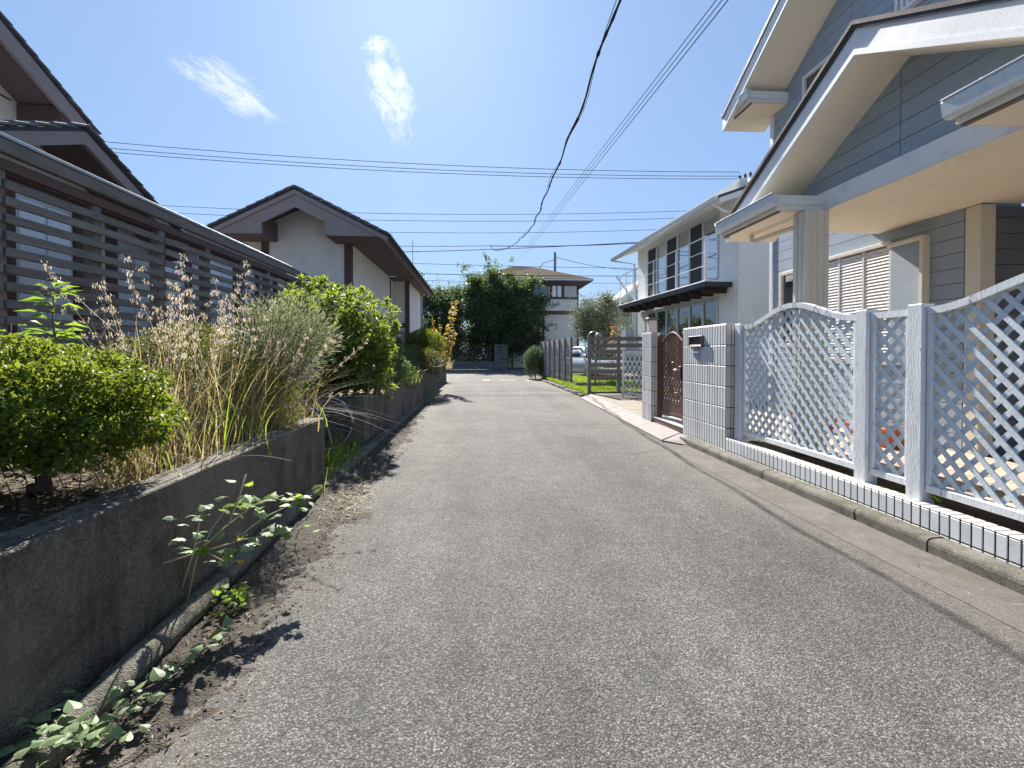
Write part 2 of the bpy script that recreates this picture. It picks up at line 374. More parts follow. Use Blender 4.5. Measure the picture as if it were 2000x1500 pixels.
def conc_mat(name, lo, hi, stain=(0.06, 0.055, 0.045), agg=55, sfac=0.6, bs=0.7, moss=None):
    m, t, p = new_mat(name); v = tex_coord(t, (1, 1, 1), True)
    a = noise_tex(t, v, 2.2, 5, 0.65); b = noise_tex(t, v, agg, 3, 0.7); vo = N(t, 'ShaderNodeTexVoronoi'); vo.inputs['Scale'].default_value = agg * 2.6; lk(t, v, vo.inputs['Vector'])
    col = ramp(t, M(t, 'ADD', M(t, 'MULTIPLY', a, 0.6), M(t, 'MULTIPLY', b, 0.4)), [(0.32, lo), (0.68, hi)])
    csp = N(t, 'ShaderNodeSeparateColor'); lk(t, vo.outputs['Color'], csp.inputs[0])
    col = mixc(t, 0.30, col, ramp(t, csp.outputs[0], [(0.0, sc3(lo, 0.5)), (0.6, hi), (0.95, sc3(hi, 1.6))]))
    d = noise_tex(t, v, 4.5, 5, 0.72, 0.7); col = mixc(t, M(t, 'MULTIPLY', ramp(t, d, [(0.45, 0.0), (0.66, 1.0)]), sfac), col, stain)
    if name == 'old_concrete':
        vs_ = tex_coord(t, (7, 7, 0.5), True); dr = noise_tex(t, vs_, 1.0, 4, 0.6); col = mixc(t, M(t, 'MULTIPLY', ramp(t, dr, [(0.5, 0.0), (0.68, 1.0)]), 0.55), col, (0.04, 0.033, 0.027))
        pl_ = noise_tex(t, v, 1.1, 3, 0.5); col = mixc(t, M(t, 'MULTIPLY', ramp(t, pl_, [(0.5, 0.0), (0.62, 1.0)]), 0.45), col, sc3(hi, 1.15))
    if moss:
        mo = noise_tex(t, v, 7, 4, 0.7, 0.4); col = mixc(t, M(t, 'MULTIPLY', ramp(t, mo, [(0.52, 0.0), (0.64, 1.0)]), 0.55), col, moss)
    lk(t, col, p.inputs['Base Color']); p.inputs['Roughness'].default_value = 0.9; p.inputs['Specular IOR Level'].default_value = 0.25
    bump(t, p, M(t, 'ADD', b, M(t, 'MULTIPLY', vo.outputs['Distance'], 0.7)), bs, 0.008)
conc_mat('old_concrete', (0.095, 0.083, 0.068), (0.20, 0.18, 0.148), (0.045, 0.037, 0.029), 38, 0.65, 1.0)
conc_mat('kerb_concrete', (0.115, 0.104, 0.088), (0.235, 0.217, 0.188), (0.07, 0.065, 0.045), 80, 0.65, 0.7, (0.07, 0.085, 0.035))
conc_mat('pipe_concrete', (0.10, 0.095, 0.075), (0.25, 0.235, 0.19), (0.045, 0.042, 0.032), 70, 0.7, 0.9, (0.05, 0.05, 0.025))
conc_mat('granite', (0.24, 0.21, 0.20), (0.36, 0.325, 0.31), (0.20, 0.17, 0.15), 150, 0.35, 0.3)
conc_mat('gutter_concrete', (0.10, 0.09, 0.08), (0.185, 0.168, 0.15), (0.09, 0.075, 0.055), 90, 0.6, 0.5)
conc_mat('washed_aggregate', (0.20, 0.165, 0.13), (0.36, 0.31, 0.25), (0.12, 0.10, 0.08), 130, 0.4, 0.5)
conc_mat('soil', (0.035, 0.027, 0.02), (0.12, 0.095, 0.07), (0.02, 0.016, 0.012), 40, 0.5, 1.0)
conc_mat('silt', (0.035, 0.029, 0.023), (0.125, 0.106, 0.085), (0.03, 0.026, 0.02), 60, 0.5, 1.0)
conc_mat('lawn_soil', (0.05, 0.07, 0.02), (0.11, 0.13, 0.04), (0.05, 0.045, 0.02), 40, 0.4, 0.8)
mat('earth', (0.17, 0.155, 0.13), 0.95, 0.3, 0.4, 0.4, 30)
mat('ceramic_tile', (0.74, 0.755, 0.75), 0.34, 0.05, 3, 0.12, 40, rnd=0.095, spec=0.5, dirt=0.10, dirtcol=(0.38, 0.37, 0.34), fine=0.02)
mat('ceramic_cap', (0.60, 0.565, 0.52), 0.4, 0.07, 4, 0.12, 60, rnd=0.07, spec=0.45, dirt=0.22, dirtcol=(0.36, 0.32, 0.27), fine=0.03)
mat('grout', (0.06, 0.043, 0.038), 0.95, 0.25, 8, 0.5, 120)
mat('brown_tile', (0.20, 0.145, 0.125), 0.5, 0.2, 6, 0.2, 60, rnd=0.16)
mat('terrace_tile', (0.47, 0.375, 0.29), 0.55, 0.12, 5, 0.2, 90, rnd=0.10, dirt=0.2, dirtcol=(0.30, 0.23, 0.17))
mat('paint_lattice', (0.66, 0.72, 0.76), 0.55, 0.10, 5, 0.35, 70, stretch=(1, 1, 1), rnd=0.05, dirt=0.20, dirtcol=(0.30, 0.31, 0.32), spec=0.4)
mat('paint_post', (0.74, 0.765, 0.79), 0.55, 0.10, 4, 0.5, 45, stretch=(3, 3, 0.5), rnd=0.04, dirt=0.25, dirtcol=(0.33, 0.32, 0.33))
mat('white_trim', (0.80, 0.80, 0.79), 0.6, 0.07, 2.5, 0.3, 160, rnd=0.03, dirt=0.15, dirtcol=(0.45, 0.44, 0.41))
mat('cream_trim', (0.72, 0.665, 0.56), 0.65, 0.06, 2.0, 0.25, 180, rnd=0.02, dirt=0.12, dirtcol=(0.50, 0.45, 0.37))
mat('soffit', (0.90, 0.80, 0.64), 0.8, 0.05, 1.5, 0.3, 220, rnd=0.0, dirt=0.08, dirtcol=(0.55, 0.48, 0.37))
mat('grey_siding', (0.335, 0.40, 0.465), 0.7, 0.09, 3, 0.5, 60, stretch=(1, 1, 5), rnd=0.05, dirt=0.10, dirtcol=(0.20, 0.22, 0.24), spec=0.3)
mat('siding_shade_backing', (0.18, 0.19, 0.205), 0.7, 0.1, 3, 0.5, 60, stretch=(1, 1, 5), rnd=0.05, spec=0.3)  # darker grey siding: recess shade put into the colour, also backs the boards
mat('gutter_metal', (0.62, 0.665, 0.70), 0.45, 0.06, 3, 0.05, 60, rnd=0.02, dirt=0.2, dirtcol=(0.40, 0.42, 0.42))
mat('rusty_edge', (0.20, 0.165, 0.145), 0.8, 0.3, 9, 0.4, 60)
mat('roof_dark', (0.055, 0.055, 0.065), 0.6, 0.25, 4, 0.4, 60)
mat('roof_tile', (0.13, 0.145, 0.15), 0.5, 0.25, 5, 0.4, 50, rnd=0.18)
mat('roof_brown', (0.085, 0.055, 0.04), 1.0, 0.2, 3, 0.2, 30, rnd=0.0, spec=0.03)
mat('shutter', (0.78, 0.76, 0.73), 0.45, 0.05, 3, 0.05, 60, rnd=0.03, dirt=0.15, dirtcol=(0.55, 0.53, 0.49))
mat('brown_wood', (0.125, 0.08, 0.068), 0.75, 0.22, 3, 0.4, 40, stretch=(1, 1, 0.4), rnd=0.1)
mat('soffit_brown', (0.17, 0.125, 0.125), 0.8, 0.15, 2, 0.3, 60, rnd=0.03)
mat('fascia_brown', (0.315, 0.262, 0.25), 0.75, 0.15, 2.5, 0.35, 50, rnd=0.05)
mat('grey_wood', (0.245, 0.215, 0.195), 0.85, 0.3, 5, 0.7, 55, stretch=(4, 0.5, 4), rnd=0.18, dirt=0.3, dirtcol=(0.06, 0.055, 0.05), spec=0.25)
mat('grey_wood_x', (0.20, 0.18, 0.16), 0.85, 0.3, 5, 0.7, 55, stretch=(0.5, 4, 4), rnd=0.16, dirt=0.3, dirtcol=(0.09, 0.08, 0.07), spec=0.25)
mat('grey_wood_post', (0.235, 0.21, 0.19), 0.85, 0.3, 5, 0.7, 55, stretch=(4, 4, 0.5), rnd=0.14, dirt=0.3, dirtcol=(0.07, 0.06, 0.055), spec=0.25)
mat('zinc', (0.40, 0.43, 0.44), 0.4, 0.12, 3, 0.1, 50, metal=0.55, rnd=0.03, dirt=0.3, dirtcol=(0.20, 0.20, 0.19))
mat('plaster', (0.82, 0.78, 0.71), 0.9, 0.08, 0.9, 0.5, 150, rnd=0.02, dirt=0.26, dirtcol=(0.60, 0.52, 0.42))
mat('white_plaster', (0.82, 0.83, 0.79), 0.85, 0.05, 1.0, 0.3, 150, rnd=0.02, dirt=0.16, dirtcol=(0.52, 0.54, 0.47))
mat('panel_grey', (0.40, 0.385, 0.37), 0.8, 0.08, 2, 0.2, 100)
mat('black_metal', (0.035, 0.034, 0.036), 0.45, 0.2, 4, 0.1, 60, rnd=0.05)
mat('gate_brown', (0.115, 0.045, 0.035), 0.42, 0.15, 5, 0.15, 80, rnd=0.03, spec=0.5)
mat('steel', (0.55, 0.56, 0.57), 0.35, 0.1, 4, 0.05, 60, metal=0.8)
mat('alu', (0.60, 0.62, 0.63), 0.4, 0.08, 4, 0.05, 60, metal=0.3, rnd=0.03)
mat('box_purple', (0.105, 0.088, 0.095), 0.45, 0.1, 4, 0.1, 60)
mat('blue_plastic', (0.30, 0.37, 0.50), 0.5, 0.08, 4, 0.05, 60)
mat('terracotta', (0.50, 0.135, 0.06), 0.7, 0.15, 5, 0.2, 60)
mat('tyre', (0.10, 0.088, 0.082), 0.85, 0.2, 8, 0.3, 60)
mat('bike_white', (0.62, 0.63, 0.64), 0.4, 0.12, 8, 0.1, 60, dirt=0.3, dirtcol=(0.30, 0.24, 0.19))
mat('bag_blue', (0.20, 0.26, 0.33), 0.5, 0.15, 8, 0.3, 30)
mat('wire', (0.03, 0.033, 0.04), 1.0, 0.1, 4, 0.0, spec=0.0)
mat('cable', (0.04, 0.044, 0.055), 1.0, 0.25, 12, 0.3, 30, spec=0.02)
mat('pole', (0.23, 0.23, 0.235), 0.85, 0.1, 2, 0.3, 60)
mat('insulator', (0.05, 0.055, 0.07), 0.3, 0.1, 4, 0.0)
mat('bark', (0.085, 0.062, 0.048), 0.9, 0.35, 14, 0.9, 45, stretch=(1, 1, 0.35), bdist=0.01)
mat('twig', (0.16, 0.115, 0.075), 0.85, 0.25, 14, 0.5, 45)
mat('car_paint', (0.48, 0.53, 0.575), 0.22, 0.03, 2, 0.0, spec=0.6, rnd=0)
mat('headlight', (0.75, 0.78, 0.80), 0.08, 0.03, 2, 0.0, spec=0.8)
mat('paint_white', (0.75, 0.75, 0.73), 0.7, 0.08, 6, 0.2, 90, dirt=0.25, dirtcol=(0.40, 0.39, 0.37))
mat('paint_orange', (0.62, 0.32, 0.10), 0.7, 0.12, 6, 0.2, 90, dirt=0.3, dirtcol=(0.35, 0.25, 0.16))
mat('lamp_cream', (0.74, 0.68, 0.58), 0.6, 0.05, 4, 0.1)
mat('curtain', (0.30, 0.33, 0.31), 0.9, 0.25, 6, 0.3, 30, stretch=(1, 5, 0.3))
mat('curtain_pale', (0.62, 0.63, 0.60), 0.9, 0.08, 6, 0.2, 30, stretch=(1, 5, 0.3))
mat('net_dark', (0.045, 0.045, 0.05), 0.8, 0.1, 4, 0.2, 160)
mat('stone_dark', (0.13, 0.125, 0.12), 0.9, 0.2, 4, 0.5, 40, rnd=0.15)
mat('straw', (0.52, 0.42, 0.26), 0.85, 0.3, 20, 0.0, rnd=0.0)
def glass_mat(name, tint, ior=1.7, rough=0.02):
    m, t, p = new_mat(name); p.inputs['Base Color'].default_value = (*tint, 1); p.inputs['Roughness'].default_value = rough
    p.inputs['IOR'].default_value = ior; p.inputs['Specular IOR Level'].default_value = 0.9
    v = tex_coord(t); bump(t, p, noise_tex(t, v, 1.3, 2, 0.4), 0.05, 0.02)
glass_mat('glass', (0.025, 0.035, 0.04)); glass_mat('glass_sky_tone', (0.78, 0.83, 0.88), 1.8, 0.22); glass_mat('glass_mirror', (0.05, 0.06, 0.07), 3.2, 0.01)  # second glass is pale: sky reflection painted into its base colour
leaf_mat('leaf_box', [(0.0, (0.025, 0.06, 0.013)), (0.55, (0.058, 0.112, 0.018)), (1.0, (0.14, 0.18, 0.022))], (0.52, 0.62, 0.05), 0.36, 0.5, 0.18)
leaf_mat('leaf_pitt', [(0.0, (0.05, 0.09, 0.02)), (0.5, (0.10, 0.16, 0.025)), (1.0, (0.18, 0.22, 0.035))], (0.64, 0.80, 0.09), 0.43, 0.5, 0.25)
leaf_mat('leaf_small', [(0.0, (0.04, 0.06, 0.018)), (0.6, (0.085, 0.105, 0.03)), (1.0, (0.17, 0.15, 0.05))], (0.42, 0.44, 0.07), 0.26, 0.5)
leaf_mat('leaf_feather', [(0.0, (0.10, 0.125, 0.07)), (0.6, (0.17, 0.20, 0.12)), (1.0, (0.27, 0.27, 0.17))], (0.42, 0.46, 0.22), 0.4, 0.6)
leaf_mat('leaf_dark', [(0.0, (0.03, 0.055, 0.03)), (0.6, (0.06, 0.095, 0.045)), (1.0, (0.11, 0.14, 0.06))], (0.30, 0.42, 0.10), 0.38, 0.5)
leaf_mat('leaf_olive', [(0.0, (0.07, 0.09, 0.055)), (0.6, (0.15, 0.17, 0.12)), (1.0, (0.34, 0.35, 0.28))], (0.25, 0.30, 0.12), 0.3, 0.5)
leaf_mat('leaf_bright', [(0.0, (0.07, 0.15, 0.02)), (0.6, (0.12, 0.22, 0.03)), (1.0, (0.19, 0.27, 0.05))], (0.50, 0.72, 0.06), 0.5, 0.45)
leaf_mat('leaf_yellow', [(0.0, (0.15, 0.16, 0.03)), (0.5, (0.34, 0.26, 0.045)), (1.0, (0.46, 0.25, 0.06))], (0.80, 0.58, 0.10), 0.5, 0.5)
leaf_mat('leaf_amber', [(0.0, (0.42, 0.24, 0.03)), (1.0, (0.60, 0.36, 0.03))], (0.9, 0.6, 0.05), 0.5, 0.5)
leaf_mat('leaf_vine', [(0.0, (0.11, 0.18, 0.07)), (0.5, (0.18, 0.26, 0.12)), (1.0, (0.29, 0.35, 0.20))], (0.40, 0.55, 0.14), 0.35, 0.5, 0.25)
leaf_mat('leaf_orange', [(0.0, (0.20, 0.10, 0.03)), (1.0, (0.36, 0.19, 0.05))], (0.75, 0.4, 0.06), 0.45, 0.5)
leaf_mat('leaf_conifer', [(0.0, (0.05, 0.085, 0.06)), (1.0, (0.13, 0.17, 0.11))], (0.25, 0.35, 0.15), 0.3, 0.5)
leaf_mat('grass_green', [(0.0, (0.075, 0.13, 0.02)), (0.6, (0.13, 0.20, 0.025)), (1.0, (0.21, 0.26, 0.04))], (0.45, 0.62, 0.05), 0.5, 0.45)
leaf_mat('grass_dry', [(0.0, (0.16, 0.14, 0.06)), (0.45, (0.33, 0.26, 0.12)), (1.0, (0.50, 0.40, 0.22))], (0.70, 0.56, 0.26), 0.45, 0.5)
leaf_mat('plume', [(0.0, (0.36, 0.27, 0.19)), (0.5, (0.50, 0.40, 0.30)), (1.0, (0.64, 0.55, 0.44))], (0.75, 0.64, 0.50), 0.5, 0.6)
leaf_mat('litter', [(0.0, (0.09, 0.06, 0.04)), (0.6, (0.22, 0.16, 0.10)), (1.0, (0.42, 0.33, 0.22))], (0.4, 0.3, 0.15), 0.2, 0.8)

mat('joist_dark', (0.03, 0.024, 0.024), 0.7, 0.2, 4, 0.2, 60)
mat('far_grey', (0.34, 0.36, 0.38), 0.85, 0.08, 2, 0.2, 60)
mat('board_sunlit', (0.40, 0.385, 0.37), 0.85, 0.25, 5, 0.6, 55, stretch=(4, 0.5, 4), rnd=0.14, dirt=0.25, dirtcol=(0.16, 0.15, 0.14), spec=0.25)  # grey wood made paler: sunlight on the boards put into the colour

def chips(name, col, amt=0.64, scale=11):
    """flaked paint: small bare patches with a hard edge"""
    t = MATS[name].node_tree; p = t.nodes['Principled BSDF']; src = p.inputs['Base Color'].links[0].from_socket
    v = tex_coord(t, (1.6, 1.6, 0.55), True); n = noise_tex(t, v, scale, 5, 0.7, 0.3)
    lk(t, mixc(t, ramp(t, n, [(amt, 0.0), (amt + 0.012, 0.9)]), src, col), p.inputs['Base Color'])
chips('paint_post', (0.27, 0.24, 0.22), 0.665); chips('paint_lattice', (0.36, 0.34, 0.32), 0.69, 9); chips('grey_wood', (0.10, 0.09, 0.085), 0.66, 7)
mat('worn_paint', (0.42, 0.415, 0.40), 0.85, 0.15, 6, 0.2, 90, dirt=0.5, dirtcol=(0.16, 0.155, 0.15))
# ------------------------------------------------------------------ setting
g = struct(MB().add([(-150, -60, -.06), (150, -60, -.06), (150, 260, -.06), (-150, 260, -.06)], [(0, 1, 2, 3)]).build('ground', 'earth'))
def poly_sheet(name, pts, z, mt, parent=None): return MB().add([(x, y, z) for x, y in pts], [tuple(range(len(pts)))]).build(name, mt, parent)
road = struct(poly_sheet('road', [(-1.55, -6), (2.80, -6), (2.80, 7.0), (3.02, 13.6), (2.86, 21.5), (3.6, 24.6), (45, 24.6), (45, 37.0), (-45, 37.0), (-45, 24.6), (-2.2, 24.6), (-1.55, 15)], 0.0, 'asphalt'))
# faded marks at the junction
MB().box(0.95, 1.75, 22.6, 22.9, 0.002, 0.006).build('painted_mark', 'worn_paint', road)
MB().box(0.18, 0.50, 22.75, 23.25, 0.002, 0.006).build('painted_mark', 'paint_orange', road)
MB().box(2.18, 2.5, 22.35, 22.9, 0.002, 0.006).build('painted_mark', 'paint_orange', road)
gut = struct(MB().hexa([(2.42, -6, -.03), (2.80, -6, -.03), (2.80, 6.5, -.03), (2.45, 6.5, -.03), (2.42, -6, .004), (2.80, -6, .018), (2.80, 6.5, .018), (2.45, 6.5, .004)]).build('gutter', 'gutter_concrete'))
# right kerb, 0.6 m blocks with a rounded arris
kerb = struct(MB().box(2.80, 2.93, -6, 6.75, -.05, .085).build('kerb', 'kerb_concrete'))
prof = [(2.785, -0.04), (2.785, 0.072), (2.792, 0.089), (2.806, 0.099), (2.826, 0.104), (2.92, 0.108), (2.92, -0.04)]
kb = MB().prism([(x - 2.785, 0.004, z) for x, z in prof], (0, 0.592, 0)).mesh('kerb_block', 'kerb_concrete')
y = 0.5
while y < 6.45:
    piece('kerb_block', kb, kerb, (2.785 + random.uniform(-.004, .004), y, random.uniform(-.004, .004)), (0, 0, R(random.uniform(-.25, .25)))); y += 0.6
# flat granite ramp blocks by the drive
ramp_t = thing('kerb_ramp', 'row of pale granite ramp slabs along the road edge before the drive', 'kerb', (2.7, 10, 0))
a0, a1, b0, b1 = Vector((2.58, 6.85, 0)), Vector((2.80, 13.55, 0)), Vector((2.90, 6.98, 0)), Vector((3.12, 13.6, 0))
n = 11
for i in range(n):
    t0, t1 = i / n + 0.0007, (i + 1) / n - 0.0007
    p = [a0.lerp(a1, t0), b0.lerp(b1, t0), b0.lerp(b1, t1), a0.lerp(a1, t1)]; dz = random.uniform(-.004, .004)
    MB().hexa([(q.x, q.y, -.03) for q in p] + [(p[0].x, p[0].y, .028 + dz), (p[1].x, p[1].y, .105 + dz), (p[2].x, p[2].y, .105 + dz), (p[3].x, p[3].y, .028 + dz)]).build('granite_slab', 'granite', ramp_t)
MB().hexa([(2.60, 6.84, -.03), (2.80, 6.50, -.03), (2.90, 6.55, -.03), (2.90, 6.97, -.03), (2.60, 6.84, .022), (2.80, 6.50, .02), (2.90, 6.55, .07), (2.90, 6.97, .10)]).build('granite_slab', 'granite', ramp_t)
drive = struct(MB().hexa([(2.92, 8.0, -.05), (6.4, 8.0, -.05), (6.4, 13.9, -.05), (3.13, 13.9, -.05), (2.92, 8.0, .098), (6.4, 8.0, .11), (6.4, 13.9, .11), (3.13, 13.9, .098)]).build('driveway', 'washed_aggregate'))
# lawn
lawn = struct(heightfield('lawn', 3.0, 9.5, 13.95, 24.4, 40, 60, lambda x, y: .10 + .025 * fbm(x, y, .8, 3) - (.10 * max(0, 3.15 - x) / .15), 'lawn_soil'))
lk_ = struct(MB().box(2.86, 3.0, 13.95, 14.0, -.04, .03).build('lawn_kerb', 'kerb_concrete'))
y = 14.0
while y < 21.8:
    L = random.uniform(.5, .85); x = 2.90 - .012 * (y - 14) + random.uniform(-.015, .015)
    MB().box(x, x + random.uniform(.09, .12), y, y + L, -.05, random.uniform(.06, .10), .015).build('kerb_stone', 'kerb_concrete', lk_); y += L + .01
x = 3.15
while x < 5.2:
    L = random.uniform(.5, .7); MB().box(x, x + L, 13.92, 14.02, -.03, .15 + random.uniform(0, .01), .01).build('kerb_stone', 'kerb_concrete', lk_); x += L + .01
def grass_blades(name, n, xr, yr, zf, h, mt, parent, wd=.006, lean=.5, dens=None):
    x = RNG.uniform(*xr, n); y = RNG.uniform(*yr, n)
    if dens is not None: k = dens(x, y); x, y = x[k], y[k]; n = len(x)
    z = np.array([zf(a, b) for a, b in zip(x, y)]); p = np.stack([x, y, z], 1)
    hh = h * (0.5 + RNG.random(n) * .8); an = RNG.random(n) * 6.283; d = np.stack([np.cos(an), np.sin(an), 0 * an], 1)
    side = np.stack([-np.sin(an), np.cos(an), 0 * an], 1) * wd * .5; up = np.array([0, 0, 1.])
    ln = (RNG.random(n) * lean * hh)[:, None]; hh = hh[:, None]
    m = p + up * hh * .6 + d * ln * .35; t = p + up * hh + d * ln
    v = np.stack([p - side, p + side, m + side * .8, m - side * .8, t], 1).reshape(-1, 3); o = (np.arange(n) * 5)[:, None]
    f = np.concatenate([o + np.array([[0, 1, 2]]), o + np.array([[0, 2, 3]]), o + np.array([[3, 2, 4]])], 0)
    return np_obj(name, v, f, mt, parent, False, 'stuff')
lz = lambda x, y: .10 + .025 * fbm(x, y, .8, 3)
gr = grass_blades('lawn_grass', 42000, (3.02, 6.6), (14.0, 24.2), lz, .085, 'grass_green', None, .012, .9)
tag(gr, 'sunlit bright green lawn grass behind the grey board fence', 'grass')
# left verge: raised silt between road and round kerb (its edge is where it dips under the road)
struct(heightfield('verge_soil', -1.46, -0.72, 0.8, 24, 26, 420, lambda x, y: .022 - .10 * max(0, (x + 1.22)) - .03 * max(0, (y - 6) / 10) + .022 * fbm(x, y, 2.2, 1, 4) + .020 * fbm(x, y, 17, 5, 4), 'silt'))
# round-topped edging along the foot of the wall
pk = struct(MB().box(-1.50, -1.36, 4.62, 14.5, -.03, .055, .02).build('edging', 'pipe_concrete'))
pts = [(-1.285, .9), (-1.305, 1.6), (-1.345, 2.52), (-1.40, 3.5), (-1.435, 4.55)]
def pip(t):
    for i in range(len(pts) - 1):
        if pts[i][1] <= t <= pts[i + 1][1]:
            k = (t - pts[i][1]) / (pts[i + 1][1] - pts[i][1]); return pts[i][0] + (pts[i + 1][0] - pts[i][0]) * k
    return pts[-1][0]
y = .9
while y < 4.45:
    L = min(.6, 4.55 - y) - .012; dx = random.uniform(-.006, .006); dz = random.uniform(-.008, .006); m = MB(); nn = 14
    P = []
    for i in range(nn + 1):
        yy = y + L * i / nn; P.append((pip(yy) + dx + .004 * fbm(yy, 1, 9), yy, .058 + dz + .004 * fbm(yy, 4, 11)))
    m.tube(P, [.056 + .004 * fbm(q[1], 7, 13) for q in P], 14).build('edging_block', 'pipe_concrete', pk, True); y += .6
# planting beds behind the walls
def bedz(x, y): return .60 + .03 * fbm(x, y, 1.3, 2) + .02 * fbm(x, y, 7, 4, 3) - .0 * x
struct(heightfield('planting_bed', -6.0, -1.585, -1.0, 4.55, 60, 80, bedz, 'soil'))
struct(heightfield('planting_bed', -6.0, -1.58, 6.85, 24.0, 40, 130, lambda x, y: .60 + .03 * fbm(x, y, 1.3, 2), 'soil'))
struct(heightfield('recess_floor', -6.0, -1.40, 4.5, 6.9, 40, 30, lambda x, y: .045 + .02 * fbm(x, y, 2.3, 6) + .10 * max(0, -2.2 - x), 'soil'))
def litter(name, n, xr, yr, zf, mt, L, label, cat, dens=None, wd=.10):
    x = RNG.uniform(*xr, n); y = RNG.uniform(*yr, n)
    if dens is not None: k = dens(x, y); x, y = x[k], y[k]; n = len(x)
    z = np.array([zf(a, b) for a, b in zip(x, y)]) + .004 + RNG.random(n) * .01
    d = rand_dirs(n); d[:, 2] *= .25; nm = rand_dirs(n) * .4; nm[:, 2] = 1
    o = leaves(name, np.stack([x, y, z], 1), d, unit(nm), L, L * wd, mt, None, 'stuff', .1, .6); tag(o, label, cat); return o
litter('leaf_litter', 2600, (-3.0, -1.46), (.6, 4.5), lambda x, y: bedz(x, y) if x < -1.585 else .655, 'litter', .055, 'dry leaf and stem litter on the raised planting bed', 'litter', lambda x, y: RNG.random(len(x)) < np.where(x > -1.585, .25, 1), .28)
litter('straw_litter', 520, (-1.33, -.86), (3.55, 4.7), lambda x, y: .012 + .03 * max(0, -x - 1.0), 'straw', .10, 'heap of dry straw by the end of the round edging', 'litter', lambda x, y: RNG.random(len(x)) < np.exp(-((x + 1.1) / .14) ** 2 - ((y - 4.1) / .38) ** 2), .045)
litter('verge_debris', 2400, (-1.27, -.8), (1.2, 8.0), lambda x, y: .016 - .09 * max(0, x + 1.15), 'litter', .03, 'twigs and crumbled leaves on the silty left road edge', 'litter', lambda x, y: RNG.random(len(x)) < (-.75 - x) * 2, .22)
litter('gutter_debris', 260, (2.25, 2.78), (1.0, 6.4), lambda x, y: .016, 'straw', .05, 'dry grass scraps in the right gutter by the kerb', 'litter', lambda x, y: RNG.random(len(x)) < (x - 2.1) * 1.3, .05)

litter('road_debris', 70, (-.9, 2.4), (1.45, 7.5), lambda x, y: .002, 'straw', .055, 'few dry straws and leaf scraps lying on the asphalt', 'litter', None, .05)
litter('verge_grit', 5200, (-1.28, -.78), (1.2, 9.0), lambda x, y: .012 - .05 * max(0, x + 1.1), 'soil', .013, 'crumbs of soil and grit along the left road edge', 'grit', lambda x, y: RNG.random(len(x)) < np.clip((-.80 - x) * 2.4, 0, 1), .8)
# ------------------------------------------------------------------ left: retaining walls
rw = thing('retaining_wall', 'weathered concrete retaining wall beside the round clipped bush', 'wall', (-1.5, 2.2, 0))
def rough_wall(parent, pa, pb, top, thick=.185, name='wall_body', nx=150, nz=16):
    """road face as a slightly uneven grid, plus top and back"""
    a, b = Vector(pa), Vector(pb); d = (b - a); L = d.length; d.normalize(); nrm = Vector((d.y, -d.x, 0))
    if nrm.x < 0: nrm = -nrm
    v = []; f = []
    for j in range(nz + 1):
        for i in range(nx + 1):
            s = L * i / nx; z = -.05 + (top + .05) * j / nz
            k = .006 * fbm(s, z, 5, 2, 4) + .003 * fbm(s, z, 24, 8, 3)
            if j == nz: k *= .2
            q = a + d * s + nrm * k; v.append((q.x, q.y, z))
    for j in range(nz):
        for i in range(nx):
            o = j * (nx + 1) + i; f.append((o, o + 1, o + nx + 2, o + nx + 1))
    m = MB(); m.add(v, f)
    t0 = nz * (nx + 1)
    # top: outer lip, groove, inner shelf
    offs = [(0.0, 0.0), (.004, .006), (.030, .007), (.034, -.010), (.046, -.010), (.050, .004), (thick - .01, .002), (thick, -.006), (thick, -.35)]
    vs = []
    for o_, dz in offs:
        for e in (a, b):
            q = e - nrm * o_; vs.append((q.x, q.y, top + dz))
    fs = [(2 * i, 2 * i + 1, 2 * i + 3, 2 * i + 2) for i in range(len(offs) - 1)]; m.add(vs, fs)
    for e in (a, b):
        q = [(e - nrm * 0.0), (e - nrm * thick)]
        m.add([(q[0].x, q[0].y, -.05), (q[1].x, q[1].y, -.05), (q[1].x, q[1].y, top), (q[0].x, q[0].y, top + .003)], [(0, 1, 2, 3)])
    return m.build(name, 'old_concrete', parent)
rough_wall(rw, (-1.395, -1.0, 0), (-1.425, 4.70, 0), .655, nx=260)
MB().box(-3.4, -1.60, 4.55, 4.70, -.05, .64, .008).build('return_wall', 'old_concrete', rw)
rw2 = thing('retaining_wall', 'second concrete retaining wall beyond the bicycle, overhung by weeds', 'wall', (-1.5, 9.5, 0))
rough_wall(rw2, (-1.53, 6.75, 0), (-1.40, 13.2, 0), .66)
MB().box(-3.4, -1.72, 6.75, 6.90, -.05, .645, .008).build('return_wall', 'old_concrete', rw2)
rw3 = thing('retaining_wall', 'dark concrete bed wall below the round topiary near the junction', 'wall', (-1.6, 17.5, 0))
rough_wall(rw3, (-1.56, 13.6, 0), (-1.42, 22.0, 0), .74, nx=60, nz=8)

# ------------------------------------------------------------------ slatted fence with metal cap
XF = -3.2
sf = thing('slat_fence', 'tall weathered slatted wooden fence with metal capping in front of the left house', 'fence', (XF, 7, .6))
MB().prism([(XF - .10, 0, 2.69), (XF + .105, 0, 2.672), (XF + .105, 0, 2.694), (XF + .09, 0, 2.702), (XF - .10, 0, 2.73)], (0, 11.6, 0)).build('capping', 'zinc', sf)
MB().box(XF + .05, XF + .095, 0, 11.6, 2.575, 2.671, .004).build('top_board', 'grey_wood', sf); MB().box(XF + .03, XF + .06, 0, 11.6, 2.475, 2.55, .004).build('top_board', 'brown_wood', sf)
MB().box(XF - .03, XF + .03, 0, 11.6, 2.46, 2.53, .004).build('top_beam', 'brown_wood', sf)
pitch = .845; py0 = 4.36 - 5 * pitch
pm = MB().box(-.045, .045, -.045, .045, 0, 1.96, .006).mesh('fence_post', 'grey_wood_post')
py = [py0 + i * pitch for i in range(15)]
